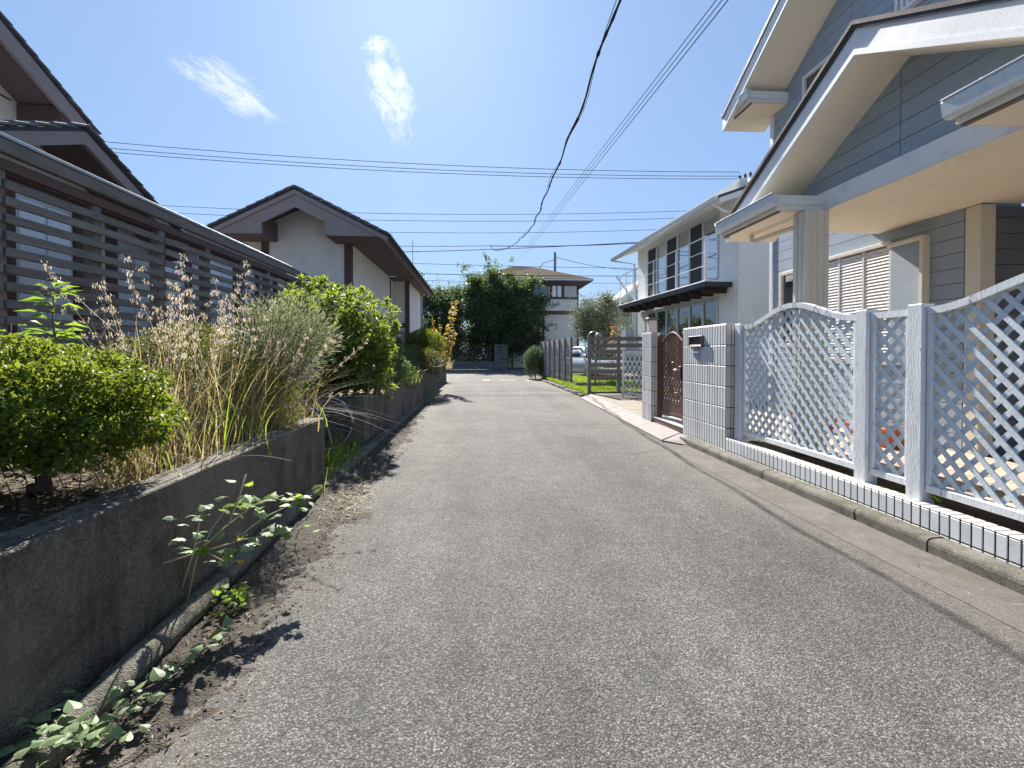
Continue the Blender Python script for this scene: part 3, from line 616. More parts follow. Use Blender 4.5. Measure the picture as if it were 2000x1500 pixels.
for yv in py: piece('fence_post', pm, sf, (XF, yv, .55))
sm = MB().box(-.012, .012, -.80, .80, -.031, .031, .003).mesh('slat', 'grey_wood')
for s in range(7):
    yc = py0 + pitch * (2 * s + 1) 
    for k in range(16):
        z = 2.385 - k * .1135
        piece('slat', sm, sf, (XF + .06 + random.uniform(-.003, .003), yc + .0, z + random.uniform(-.004, .004)), (R(random.uniform(-.12, .12)), 0, 0), (1, 1.04, 1))
MB().box(XF - .06, XF + .05, 0, 11.6, .5, .66, .01).build('sill_board', 'brown_wood', sf)

# ------------------------------------------------------------------ house behind the slatted fence
h1 = thing('house', 'white plaster house with brown posts and gables behind the slatted fence', 'house', (-6.0, 6.0, 0))
def gable_roof(parent, xf, xb, ypk, zpk, half_far, half_near, slope, th, mt_top, mt_f, mt_s, fas=.20, verge=True):
    """ridge along X; gable end at xf faces the road"""
    for sgn, half in ((1, half_far), (-1, half_near)):
        e = (ypk + sgn * half, zpk - slope * half)
        MB().prism([(xf, ypk, zpk), (xf, e[0], e[1]), (xf, e[0], e[1] - th), (xf, ypk, zpk - th)], (xb - xf, 0, 0)).build('roof_slope', mt_top, parent)
        # barge board set proud of the slope, soffit under it
        MB().prism([(xf + .012, ypk, zpk - .04), (xf + .012, e[0], e[1] - .04), (xf + .012, e[0], e[1] - .04 - fas), (xf + .012, ypk, zpk - .04 - fas)], (-.05, 0, 0)).build('barge_board', mt_f, parent)
        MB().prism([(xf - .045, ypk, zpk - th - .03), (xf - .045, e[0], e[1] - th - .03), (xf - .045, e[0], e[1] - th - .055), (xf - .045, ypk, zpk - th - .055)], (xb - xf + .1, 0, 0)).build('soffit', mt_s, parent)
        if verge:
            L = math.hypot(half, slope * half); n = max(3, int(L / .21)); ang = math.atan(slope)
            vm = MB().box(-.08, .03, -.125, .125, -.010, .018, .006).mesh('verge_tile', 'roof_tile')
            for i in range(n):
                t = (i + .5) / n; piece('verge_tile', vm, parent, (xf + .02, ypk + sgn * half * t, zpk - slope * half * t + .022), (-sgn * (ang - R(5)), 0, 0))
gable_roof(h1, -4.0, -8.5, 5.36, 3.55, 2.0, 3.2, .435, .07, 'roof_dark', 'fascia_brown', 'soffit_brown', .13)
gable_roof(h1, -6.1, -11.0, 3.9, 6.98, 4.55, 4.5, .49, .09, 'roof_dark', 'fascia_brown', 'soffit_brown', .24)
wallp = [(-1.0, .5), (7.25, .5), (7.25, 2.55), (5.36, 3.40), (1.9, 1.9 + .0)]
MB().prism([(-4.500, 0.0, .4), (-4.500, 11.4, .4), (-4.500, 11.4, 2.98), (-4.500, 6.5, 2.98), (-4.500, 5.36, 3.42), (-4.500, 4.2, 2.98), (-4.500, 0, 2.98)], (-.15, 0, 0)).build('wall', 'plaster', h1)
MB().prism([(-6.75, -1.0, 2.5), (-6.75, 7.9, 2.5), (-6.75, 7.9, 4.90), (-6.75, 3.9, 6.85), (-6.75, -.6, 4.65)], (-.15, 0, 0)).build('upper_wall', 'plaster', h1)
MB().box(-6.748, -6.12, 7.78, 7.95, 4.66, 4.90, .01).build('purlin_end', 'brown_wood', h1)
for zz in (4.9, 5.15): MB().box(-6.748, -6.735, -1, 7.7, zz, zz + .02).build('joint_strip', 'brown_wood', h1)
MB().box(-6.78, -6.70, 7.80, 7.93, 2.5, 4.659, .01).build('corner_post', 'brown_wood', h1)
MB().box(-5.2, -4.3, 7.3, 11.5, 2.99, 3.10, .01).build('lower_eave', 'fascia_brown', h1)
for yv in (1.6, 2.6, 3.7, 4.62, 5.05, 5.9, 6.4, 7.2, 8.0, 8.5, 9.5, 10.4, 11.3):
    top = 2.97
    MB().box(-4.515, -4.450, yv - .07, yv + .07, .4, top, .006).build('post', 'brown_wood', h1)
MB().box(-4.512, -4.460, 0, 11.4, 2.84, 2.95, .006).build('head_beam', 'brown_wood', h1)
for ya, yb in ((1.7, 2.5), (2.7, 3.6), (3.78, 4.54), (5.13, 5.82), (6.48, 7.12), (7.28, 7.92), (8.6, 9.4), (9.6, 10.3)):
    wn = MB().box(-4.505, -4.475, ya, yb, 1.05, 2.82, .004).build('window', 'alu', h1)
    ym_ = (ya + yb) / 2
    for a, b in ((ya + .04, ym_ - .02), (ym_ + .02, yb - .04)): MB().box(-4.480, -4.468, a, b, 1.10, 2.77).build('pane', 'glass_sky_tone', wn)
MB().box(-4.450, -4.10, 2.9, 3.95, .6, 1.75, .02).build('storage_box', 'brown_wood', h1)

# ------------------------------------------------------------------ second house: gable with boxed eaves faces the camera
h2 = thing('house', 'white plaster house with wide dark brown gable and boxed eaves', 'house', (-4.0, 16.0, .5))
YG, YW, ZP, ZE, XP, XR, XL = 11.13, 12.03, 4.86, 3.86, -3.99, -2.0, -5.98
SL = (ZP - ZE) / (XR - XP); YB = 22.0
for sgn, xe in ((1, XR), (-1, XL)):
    MB().prism([(XP, YG, ZP), (xe, YG, ZE), (xe, YG, ZE - .05), (XP, YG, ZP - .05)], (0, YB - YG, 0)).build('roof_slope', 'roof_dark', h2)
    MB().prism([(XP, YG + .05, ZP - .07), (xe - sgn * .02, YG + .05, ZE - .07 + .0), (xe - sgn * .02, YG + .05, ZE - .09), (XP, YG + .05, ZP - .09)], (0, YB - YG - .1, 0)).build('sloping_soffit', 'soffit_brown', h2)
    L = math.hypot(1.99, 1.0); n = 10; ang = math.atan(SL)
    vm = MB().box(-.115, .115, -.06, .09, -.012, .03, .008).mesh('verge_tile', 'roof_tile')
    for i in range(n):
        t = (i + .5) / n; piece('verge_tile', vm, h2, (XP + (xe - XP) * t, YG + .01, ZP + (ZE - ZP) * t + .02), (0, sgn * (ang - R(4)), 0))
    # eave row tiles on the road side
em = MB().box(-.10, .05, -.13, .13, -.012, .028, .008).mesh('eave_tile', 'roof_tile')
for i in range(40): piece('eave_tile', em, h2, (XR + .01, YG + .15 + i * .27, ZE + .02), (0, math.atan(SL) - R(4), 0))
# gable front: barge boards that end in boxed eaves
xl, xr = -4.70, -3.36                # opening between the boxes
def zr(x, off): return ZP - off - SL * abs(x - XP)
for pts_ in ([(XP, zr(XP, .06)), (XL, zr(XL, .06)), (XL + .05, ZE - .13), (-5.70, 3.855), (xl, 3.855), (xl, zr(xl, .42)), (XP, zr(XP, .42))],
             [(XP, zr(XP, .06)), (XP, zr(XP, .42)), (xr, zr(xr, .42)), (xr, 3.83), (-2.12, 3.83), (XR - .02, ZE - .12), (XR, zr(XR, .06))]):
    MB().prism([(x, YG + .02, z) for x, z in pts_], (0, .06, 0)).build('barge_board', 'fascia_brown', h2)
    MB().prism([(x, YG - .012, z) for x, z in [(p[0], zr(p[0], .055)) for p in (pts_[0], pts_[1] if pts_[1][0] != XP else pts_[-1])] + [(p[0], zr(p[0], .15)) for p in ((pts_[1] if pts_[1][0] != XP else pts_[-1]), pts_[0])]], (0, .03, 0)).build('verge_board', 'fascia_brown', h2)
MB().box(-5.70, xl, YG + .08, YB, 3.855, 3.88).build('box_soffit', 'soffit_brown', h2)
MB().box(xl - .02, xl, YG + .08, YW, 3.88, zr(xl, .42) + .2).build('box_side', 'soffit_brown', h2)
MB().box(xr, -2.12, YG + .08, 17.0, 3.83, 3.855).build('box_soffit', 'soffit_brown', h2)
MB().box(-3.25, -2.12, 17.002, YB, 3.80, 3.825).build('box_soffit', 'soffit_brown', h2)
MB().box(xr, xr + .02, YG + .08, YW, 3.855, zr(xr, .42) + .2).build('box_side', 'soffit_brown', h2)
MB().box(-2.13, -2.05, YG + .085, YB, 3.77, 3.85, .004).build('eave_fascia', 'fascia_brown', h2)
MB().prism([(-5.0, YW, .4), (-3.02, YW, .4), (-3.02, YW, 4.25), (XP, YW, 4.72), (-5.0, YW, 4.25)], (0, .15, 0)).build('gable_wall', 'plaster', h2)
MB().box(-6.6, -5.0, YW + .02, YW + .15, .4, 3.86).build('gable_wall', 'plaster', h2)
MB().box(-3.16, -3.01, YW + .155, 17.15, 2.40, 3.83).build('side_wall', 'plaster', h2)
MB().box(-3.15, -2.99, YW + .15, 17.12, .4, 2.34, .004).build('side_panel', 'panel_grey', h2)
MB().box(-3.15, -2.975, YW + .15, 17.14, 2.342, 2.42, .004).build('side_rail', 'fascia_brown', h2)
for a in (-5.07, -3.17): MB().box(a, a + .165, YW - .03, YW + .155, .4, 3.86, .008).build('post', 'brown_wood', h2)
MB().box(-3.02, -2.985, 17.1405, 17.24, .4, 3.83, .004).build('post', 'brown_wood', h2); MB().box(-3.16, -3.03, 17.1505, 17.85, .4, 3.83).build('recess_wall', 'plaster', h2)
# wing with meter boxes
MB().box(-3.1, -2.56, 17.9, 18.02, 2.02, 3.80).build('wing_wall', 'plaster', h2)
MB().box(-3.1, -2.56, 17.88, 18.0, .4, 1.95, .004).build('wing_panel', 'panel_grey', h2)
MB().box(-3.1, -2.55, 17.86, 18.0, 1.952, 2.02, .004).build('wing_rail', 'fascia_brown', h2)
MB().box(-2.60, -2.46, 17.85, 18.0, .4, 3.80, .006).build('post', 'brown_wood', h2)
MB().box(-2.62, -2.50, 18.0, 21.6, 2.02, 3.80).build('wing_side_wall', 'plaster', h2)
MB().box(-2.62, -2.49, 18.0, 21.6, .4, 2.015).build('wing_side_panel', 'panel_grey', h2)
for a, b, zz in ((-2.96, -2.84, 2.16), (-2.74, -2.62, 2.16), (-2.88, -2.77, 1.62)): MB().box(a, b, 17.78, 17.9, zz, zz + .15, .008).build('meter_box', 'black_metal', h2)
# roof aerial
ae = thing('tv_aerial', 'thin television aerial on the ridge behind the brown gable', 'aerial', (-2.55, 19.5, 3.95))
m = MB(); m.tube([(-2.55, 19.5, 3.9), (-2.55, 19.5, 5.6)], .014, 6).build('mast', 'steel', ae)
m = MB(); m.tube([(-3.0, 19.5, 5.2), (-2.1, 19.5, 5.2)], .009, 5)
for i in range(8): m.tube([(-3.0 + i * .12, 19.3, 5.2), (-3.0 + i * .12, 19.7, 5.2)], .005, 4)
m.build('aerial_boom', 'steel', ae)
# low fence past the wing
f2 = thing('slat_fence', 'low slatted fence with pale cap beyond the brown gabled house', 'fence', (-2.3, 22.5, .5))
for k in range(9): MB().box(-2.42, -2.39, 21.7, 24.3, .75 + k * .16, .75 + k * .16 + .10, .004).build('slat', 'grey_wood', f2)
for yv in (21.75, 23.0, 24.25): MB().box(-2.50, -2.42, yv - .04, yv + .04, .4, 2.2, .005).build('fence_post', 'grey_wood_post', f2)
MB().box(-2.52, -2.36, 21.65, 24.35, 2.2, 2.26, .006).build('capping', 'zinc', f2)
gp = thing('concrete_pillar', 'tall plain grey pillar past the low slatted fence', 'pillar', (-3.0, 24.6, 0))
MB().box(-3.25, -2.75, 24.45, 24.8, 0, 4.0, .02).build('shaft', 'pole', gp)

# ------------------------------------------------------------------ bicycle in the recess
bk = thing('bicycle', 'old white framed bicycle parked in the gap between the retaining walls', 'bicycle', (-1.86, 6.2, .05), R(16))
def bb(mb, name, mt, par=bk, smooth=True): return mb.build(name, mt, par, smooth, True)
# local frame: rear hub at origin, front towards -X
rz = .325
for xx in (0.0, -1.05):
    wl = bb(MB().tube([(xx + .325 * math.cos(t), 0, rz + .325 * math.sin(t)) for t in np.linspace(0, 2 * math.pi, 40, endpoint=False)], .019, 8, True), 'wheel', 'tyre')
    bb(MB().tube([(xx + .298 * math.cos(t), 0, rz + .298 * math.sin(t)) for t in np.linspace(0, 2 * math.pi, 36, endpoint=False)], .009, 6, True), 'rim', 'steel', wl)
    m = MB(); m.tube([(xx, -.05, rz), (xx, .05, rz)], .022, 8)
    for k in range(18):
        t = k * 2 * math.pi / 18; m.tube([(xx, .02 * (-1) ** k, rz), (xx + .295 * math.cos(t), 0, rz + .295 * math.sin(t))], .0016, 4)
    bb(m, 'spokes', 'steel', wl)
fr = MB(); B = (-.43, 0, .28); S = (-.55 + .28, 0, .80); Hd = (-.93, 0, .86); Hl = (-.96, 0, .68)
S = (-.30, 0, .76)
fr.tube([B, S], .016, 8); fr.tube([B, Hl], .020, 8); fr.tube([(-.33, 0, .66), Hd], .016, 8); fr.tube([Hd, Hl], .02, 8)
for s in (-.05, .05): fr.tube([(0, s, rz), (-.41, s * .5, .28)], .010, 6); fr.tube([(0, s, rz), (-.31, s * .4, .70)], .009, 6); fr.tube([Hl, (-1.0, s, .55), (-1.05, s, rz)], .011, 6)
bb(fr, 'frame', 'bike_white')
bb(MB().tube([(-.30, 0, .74), (-.28, 0, .86)], .013, 8), 'seat_post', 'steel')
sd = MB()
for (x, wd, z) in ((-.42, .035, .885),): pass
secs = [(-.42, .02, .875), (-.36, .035, .89), (-.27, .065, .90), (-.18, .095, .905), (-.12, .085, .90)]
vs = []; fs = []
for x, wd, z in secs:
    for k in range(8): t = 2 * math.pi * k / 8; vs.append((x, wd * math.cos(t), z + .035 * math.sin(t)))
for i in range(len(secs) - 1):
    for k in range(8): fs.append((i * 8 + k, i * 8 + (k + 1) % 8, (i + 1) * 8 + (k + 1) % 8, (i + 1) * 8 + k))
fs += [tuple(range(8))[::-1], tuple(range(32, 40))]; sd.add(vs, fs); bb(sd, 'saddle', 'bag_blue')
bb(MB().tube([(-.86, -.27, .98), (-.93, -.24, 1.0), (-.96, -.06, .97), (-.96, .06, .97), (-.93, .24, 1.0), (-.86, .27, .98)], .011, 8).tube([(-.96, 0, .97), (-.93, 0, .86)], .013, 8), 'handlebar', 'steel')
ck = MB(); ck.lathe([(.09, -.004), (.09, .004)], (-.43, -.06, .28), 20, 'y'); ck.tube([(-.43, -.075, .28), (-.50, -.08, .13)], .009, 6); ck.tube([(-.43, .075, .28), (-.36, .08, .43)], .009, 6); ck.box(-.55, -.45, -.15, -.08, .115, .14); ck.box(-.41, -.31, .08, .15, .42, .445)
bb(ck, 'crankset', 'steel')
bb(MB().tube([(.02, -.06, .30), (.09, -.16, .02)], .008, 6), 'kickstand', 'steel')
bb(MB().tube([(-.05 + .36 * math.cos(t), 0, rz + .36 * math.sin(t)) for t in np.linspace(R(-5), R(165), 14)], .02, 6), 'mudguard', 'steel')
bb(MB().beam((-.25, 0, .70), (.28, 0, .70), .13, .012).tube([(.2, .05, .70), (.0, .05, rz)], .006, 6).tube([(.2, -.05, .70), (.0, -.05, rz)], .006, 6), 'rear_rack', 'black_metal')
# ------------------------------------------------------------------ tiled gate wall, pillar and low wall
XW = 2.90; PT = .068; ROW = .246; ROWS = [1.596 - ROW * i for i in range(7)]
tile = MB().box(0, .012, .007, PT - .007, .006, ROW - .004, .0025).mesh('tile', 'ceramic_tile')
tile_s = MB().box(0, .012, .007, PT - .007, .004, .118, .0025).mesh('tile', 'ceramic_tile')     # short bottom course
gw = thing('gate_wall', 'tall white tiled gate wall with letterbox and intercom', 'wall', (3.0, 6.26, 0))
Y0 = 5.66; NC = 18
MB().box(XW + .0035, 3.085, Y0 + .0035, Y0 + NC * PT - .008, -.03, 1.592).build('core', 'grout', gw)
for i in range(NC):
    for r in range(6): piece('tile', tile, gw, (XW, Y0 + i * PT, ROWS[r + 1]))
    piece('tile', tile_s, gw, (XW, Y0 + i * PT, .0))
te = MB().box(.0015, .0585, 0, .012, .006, ROW - .004, .0025).mesh('end_tile', 'ceramic_cap')
tm = MB().box(.0015, .0335, 0, .012, .006, ROW - .004, .0025).mesh('end_tile', 'ceramic_cap')
def end_tiles(par, y, rows, x0=XW + .004):
    for r in rows:
        for dx, me in ((0, te), (.064, tm), (.102, te)): piece('end_tile', me, par, (x0 + dx, y, r))
end_tiles(gw, Y0, [ROWS[r + 1] for r in range(6)])
cp = MB().box(.002, .182, .0015, PT - .0015, 0, .012, .0025).mesh('coping_tile', 'ceramic_cap')
for i in range(NC): piece('coping_tile', cp, gw, (XW, Y0 + i * PT, 1.5925))
# letterbox mouth and intercom
lb = MB().box(2.862, 2.899, 6.23, 6.62, 1.335, 1.352, .003).box(2.862, 2.899, 6.23, 6.62, 1.467, 1.482, .003).box(2.862, 2.899, 6.23, 6.245, 1.3525, 1.4665).box(2.862, 2.899, 6.605, 6.62, 1.3525, 1.4665).build('letterbox', 'box_purple', gw)
MB().box(2.885, 2.893, 6.246, 6.604, 1.352, 1.466).build('letterbox_flap', 'black_metal', lb)
MB().box(2.866, 2.884, 6.25, 6.60, 1.3525, 1.366, .002).build('letterbox_lip', 'cream_trim', lb)
ic = MB().hexa([(2.885, 6.33, 1.195), (2.899, 6.33, 1.195), (2.899, 6.49, 1.195), (2.885, 6.49, 1.195), (2.872, 6.33, 1.265), (2.899, 6.33, 1.325), (2.899, 6.49, 1.325), (2.872, 6.49, 1.265)]).build('intercom', 'blue_plastic', gw)

pl = thing('gate_pillar', 'narrow white tiled pillar on the far side of the brown gate', 'pillar', (3.0, 8.42, 0))
PY0 = 8.19; PN = 7
MB().box(XW + .0035, 3.085, PY0 + .0035, PY0 + PN * PT - .004, -.03, 1.592).build('core', 'grout', pl)
for i in range(PN):
    for r in range(6): piece('tile', tile, pl, (XW, PY0 + i * PT, ROWS[r + 1]))
    piece('tile', tile_s, pl, (XW, PY0 + i * PT, .0)); piece('coping_tile', cp, pl, (XW, PY0 + i * PT, 1.5925))
end_tiles(pl, PY0, [ROWS[r + 1] for r in range(6)])

lw = thing('low_wall', 'low white tiled planter wall under the lattice fence', 'wall', (2.96, 3.3, 0))
LN = 68; LY0 = Y0 - .006
MB().box(XW + .0045, 3.005, LY0 - LN * PT, LY0 - .002, -.03, .248).build('core', 'grout', lw)
tl = MB().box(0, .012, .005, PT - .005, .006, .131, .0025).mesh('tile', 'ceramic_tile'); tb = MB().box(0, .012, .005, PT - .005, 0, .0198, .001).mesh('tile', 'ceramic_tile')
cl = MB().box(.0, .108, .0045, PT - .0045, 0, .011, .003).mesh('coping_tile', 'ceramic_cap')
MB().box(XW + .0006, XW + .006, LY0 - LN * PT, LY0 - .002, .1125, .1212).build('joint_strip', 'grout', lw)
for i in range(LN):
    yv = LY0 - (i + 1) * PT
    piece('tile', tl, lw, (XW, yv, .115)); piece('tile', tb, lw, (XW, yv, .092)); piece('coping_tile', cl, lw, (XW, yv, .2485))
struct(heightfield('planter_soil', 3.006, 3.35, .9, 5.64, 14, 120, lambda x, y: .232 + .015 * fbm(x, y, 4, 2, 3) + .012 * fbm(x, y, 20, 6, 2), 'soil'))

# ------------------------------------------------------------------ gate
gt = thing('garden_gate', 'dark brown cast metal garden gate with arched top', 'gate', (2.97, 7.6, .2))
GX = 3.0
MB().box(GX - .03, GX + .03, 8.02, 8.10, .2, 1.56, .004).build('gate_post', 'gate_brown', gt)
MB().box(GX - .03, GX + .03, 7.02, 7.085, .2, 1.56, .004).build('gate_post', 'gate_brown', gt)
ga, gb_ = 7.10, 7.96; mid = (ga + gb_) / 2
def arch(yv): return 1.44 + .13 * max(0.0, math.cos((yv - mid) / (gb_ - ga) * math.pi * 1.15)) 
m = MB(); m.beam((GX, gb_, .28), (GX, gb_, arch(gb_)), .04, .035); m.beam((GX, ga, .28), (GX, ga, arch(ga)), .04, .035); m.beam((GX, ga, .30), (GX, gb_, .30), .03, .05); m.beam((GX, ga, .48), (GX, gb_, .48), .02, .03)
m.tube([(GX, ga + (gb_ - ga) * i / 20, arch(ga + (gb_ - ga) * i / 20)) for i in range(21)], .018, 8)
leaf_g = m.build('gate_leaf', 'gate_brown', gt)
MB().box(GX - .008, GX + .008, ga, gb_, .31, .47).build('kick_panel', 'gate_brown', gt)
NB = 15
for i in range(NB):
    yb_ = ga + (gb_ - ga) * (i + .5) / NB; P = []
    zt = arch(yb_); nz_ = 44
    for j in range(nz_ + 1):
        z = .48 + (zt - .48) * j / nz_; P.append((GX, yb_ + .0125 * math.cos(z * 2 * math.pi / .118 + math.pi * i), z))
    v = []; f = []
    for (x, yy, z) in P: v += [(x - .006, yy - .011, z), (x - .006, yy + .011, z), (x + .006, yy + .011, z), (x + .006, yy - .011, z)]
    for j in range(nz_):
        for k in range(4): f.append((j * 4 + k, j * 4 + (k + 1) % 4, j * 4 + 4 + (k + 1) % 4, j * 4 + 4 + k))
    MB().add(v, f).build('cast_bar', 'gate_brown', gt)
for a, z0, z1 in ((mid + .05, .62, .78), (mid - .12, .9, 1.02), (mid + .0, 1.05, 1.12), (mid - .16, .55, .66)): MB().box(GX - .008, GX + .008, a - .07, a + .07, z0, z1, .01).build('cast_panel', 'gate_brown', gt)
lkx = MB().box(GX - .035, GX + .03, 7.13, 7.20, .86, 1.06, .006).build('lock', 'black_metal', gt)
MB().tube([(GX - .04, 7.165, 1.0), (GX - .085, 7.165, 1.0), (GX - .085, 7.26, 1.0)], .011, 8).build('gate_handle', 'steel', lkx)
for z in (.42, 1.38): MB().box(GX - .025, GX + .025, 7.96, 8.02, z, z + .07, .004).build('hinge', 'black_metal', gt)
st = thing('gate_step', 'brown tiled step with pale nosing at the garden gate', 'step', (3.1, 7.6, 0))
MB().box(2.935, 3.9, 6.895, 8.18, -.03, .172).build('core', 'grout', st)
rt = MB().box(0, .012, .002, .098, 0, .128, .002).mesh('riser_tile', 'brown_tile'); nt_ = MB().box(0, .10, .002, .098, 0, .02, .003).mesh('nosing_tile', 'ceramic_cap'); ft = MB().box(.002, .098, .002, .098, 0, .012, .002).mesh('floor_tile', 'ceramic_tile')
for i in range(13):
    yv = 6.89 + i * .099
    piece('riser_tile', rt, st, (2.922, yv, .045)); piece('nosing_tile', nt_, st, (2.915, yv, .174))
    for k in range(8): piece('floor_tile', ft, st, (3.017 + k * .1, yv, .173))
gl = thing('garden_lamp', 'small cream and brown garden lamp post standing behind the tiled pillar', 'lamp', (3.42, 9.6, .1))
MB().box(3.34, 3.47, 9.53, 9.67, .1, 1.62, .01).build('lamp_post', 'brown_tile', gl); MB().box(3.33, 3.48, 9.52, 9.68, 1.62, 1.90, .008).build('lamp_glass', 'lamp_cream', gl); MB().box(3.31, 3.50, 9.50, 9.70, 1.90, 1.95, .01).build('lamp_cap', 'brown_tile', gl)

# ------------------------------------------------------------------ white lattice fence
lf = thing('lattice_fence', 'pale blue white wooden lattice fence with wavy top rail', 'fence', (3.02, 3.4, .25))
XL_ = 3.02
def panel(y0, y1, top, zb=.345, hump=True):
    """lattice between y0<y1; top(y) gives the upper edge"""
    st_ = .122; wdt = .032; segs = 26
    for layer, sg, xo in ((0, 1, .0), (1, -1, .014)):
        # z = c + sg*(y - y0): strips at 45 degrees
        c = zb - (y1 - y0) - .6
        while c < 2.0 + (y1 - y0):
            ys = np.linspace(y0, y1, 120); zs = c + sg * (ys - y0); ok = (zs > zb + .01) & (zs < np.array([top(a) for a in ys]) - .015)
            if ok.sum() > 4:
                idx = np.where(ok)[0]; a, b = idx[0], idx[-1]
                MB().beam((XL_ + xo, ys[a], zs[a]), (XL_ + xo, ys[b], zs[b]), wdt, .010, (1, 0, 0)).build('lattice_strip', 'paint_lattice', lf)
            c += st_
    P = [y0 + (y1 - y0) * i / segs for i in range(segs + 1)]
    v = []; f = []
    for yy in P: v += [(XL_ - .026, yy, top(yy) - .048), (XL_ + .04, yy, top(yy) - .048), (XL_ + .04, yy, top(yy)), (XL_ - .026, yy, top(yy))]
    for j in range(segs):
        for k in range(4): f.append((j * 4 + k, j * 4 + (k + 1) % 4, j * 4 + 4 + (k + 1) % 4, j * 4 + 4 + k))
    f += [(0, 1, 2, 3), tuple(4 * segs + k for k in (3, 2, 1, 0))]
    MB().add(v, f).build('top_rail', 'paint_post', lf)
    MB().box(XL_ - .026, XL_ + .04, y0, y1, zb - .02, zb + .03, .004).build('bottom_rail', 'paint_post', lf)
    for yy in (y0 + .014, y1 - .014): MB().box(XL_ - .022, XL_ + .036, yy - .014, yy + .014, zb + .031, top(yy) - .049).build('stile', 'paint_post', lf)
def hump(y0, y1, zb_, h): return lambda yv: zb_ + h * (0.5 - 0.5 * math.cos(2 * math.pi * (yv - y0) / (y1 - y0)))
panel(3.765, 5.45, hump(3.765, 5.45, 1.565, .175))
panel(3.275, 3.615, lambda yv: 1.565)
panel(1.40, 3.135, hump(1.40, 3.135, 1.565, .175))
for ya, zt in ((5.47, 1.59), (3.625, 1.592), (3.145, 1.592), (1.26, 1.592)):
    pb_ = MB().box(XL_ - .05, XL_ + .055, ya, ya + .12, .20, zt, .006)
    pb_.build('post', 'paint_post', lf)
# wire loops tied over the top rail
tf = hump(3.765, 5.45, 1.565, .175)
for yv in (4.1, 4.25, 4.55, 4.75, 5.25, 5.35):
    zc = tf(yv) - .024; MB().tube([(XL_ + .007 + .042 * math.cos(t), yv + .006 * math.sin(2 * t), zc + .035 * math.sin(t)) for t in np.linspace(0, 2 * math.pi, 14, endpoint=False)], .0022, 5, True).build('wire_loop', 'wire', lf)

# ------------------------------------------------------------------ terrace and pots
ter = struct(MB().box(3.35, 4.78, .4, 8.0, -.03, .252).build('terrace', 'grout'))
pv = MB().box(.002, .198, .002, .198, 0, .03, .002).mesh('paving_tile', 'terrace_tile')
for i in range(7):
    for j in range(37): piece('paving_tile', pv, ter, (3.355 + i * .2, .45 + j * .2, .2525))
MB().box(3.345, 3.352, .4, 8.0, .0, .28).build('terrace_edge', 'ceramic_cap', ter)
struct(MB().box(4.79, 9, -2, 4.0, -.03, .31).build('entrance_floor', 'terrace_tile'))
for k, (yv, xv, lab) in enumerate(((6.15, 4.30, 'long terracotta trough on the terrace nearest the tiled gate wall'), (5.05, 4.25, 'long terracotta trough on the terrace behind the middle of the lattice'))):
    tp = thing('flower_trough', lab, 'planter', (xv, yv, .283), 0, 'terracotta troughs on the terrace')
    MB().hexa([(xv - .09, yv - .28, .283), (xv + .09, yv - .28, .283), (xv + .09, yv + .28, .283), (xv - .09, yv + .28, .283), (xv - .12, yv - .32, .46), (xv + .12, yv - .32, .46), (xv + .12, yv + .32, .46), (xv - .12, yv + .32, .46)]).build('trough', 'terracotta', tp)
    MB().box(xv - .13, xv + .13, yv - .33, yv + .33, .461, .49, .006).build('rim', 'terracotta', tp)
    MB().box(xv - .105, xv + .105, yv - .30, yv + .30, .4905, .494).build('soil_fill', 'soil', tp)
# ------------------------------------------------------------------ grey-blue house on the right
gh = thing('house', 'grey blue sided house with white gabled porch behind the lattice fence', 'house', (5.5, 4.5, 0))
HX = 4.75
def boards(poly, x, mt='grey_siding', split=None, start=None, th=.02):
    polys = [poly] if split is None else [clip_poly(poly, 0, split - .004, True), clip_poly(poly, 0, split + .004, False)]
    for pp in polys:
        if len(pp) >= 3: planks(gh, pp, .15, .006, lambda a, z: (x, a, z), (th, 0, 0), mt, 'siding_board', start)
# main wall facing the road: ground floor and upper floor with its gable
MB().prism([(HX + .022, 4.50, .25), (HX + .022, 7.80, .25), (HX + .022, 7.80, 5.2), (HX + .022, 4.50, 6.95)], (.15, 0, 0)).build('wall', 'siding_shade_backing', gh)
MB().prism([(HX + .022, -1.0, 2.75), (HX + .022, 4.495, 2.75), (HX + .022, 4.495, 6.95), (HX + .022, 3.7, 7.4), (HX + .022, -1, 4.9)], (.15, 0, 0)).build('wall', 'siding_shade_backing', gh)
boards([(4.58, .30), (7.74, .30), (7.74, 3.0), (4.58, 3.0)], HX, start=.30, split=6.55)
boards([(4.0, 3.0), (7.74, 3.0), (7.74, 5.32), (4.0, 7.35)], HX, start=3.0, split=6.1)
MB().box(HX - .02, HX + .06, 7.742, 7.83, .28, 5.25, .005).build('corner_trim', 'white_trim', gh)
MB().box(HX - .015, HX + .1, 4.57, 7.74, .22, .296, .004).build('base_trim', 'pole', gh)
# entrance recess: side wall facing the camera, pilaster
MB().box(HX - .0, HX + .16, 4.42, 4.572, .28, 2.676, .006).build('pilaster', 'cream_trim', gh)
planks(gh, [(4.92, .31), (8.0, .31), (8.0, 2.676), (4.92, 2.676)], .15, .006, lambda a, z: (a, 4.48, z), (0, .02, 0), 'siding_shade_backing', 'siding_board', .31)  # boards carry the shade of the recess in their colour
MB().box(4.92, 8.0, 4.5005, 4.65, .28, 2.676).build('recess_wall', 'siding_shade_backing', gh)
MB().box(8.0, 8.15, -2.0, 4.65, .28, 2.676).build('recess_wall', 'siding_shade_backing', gh)
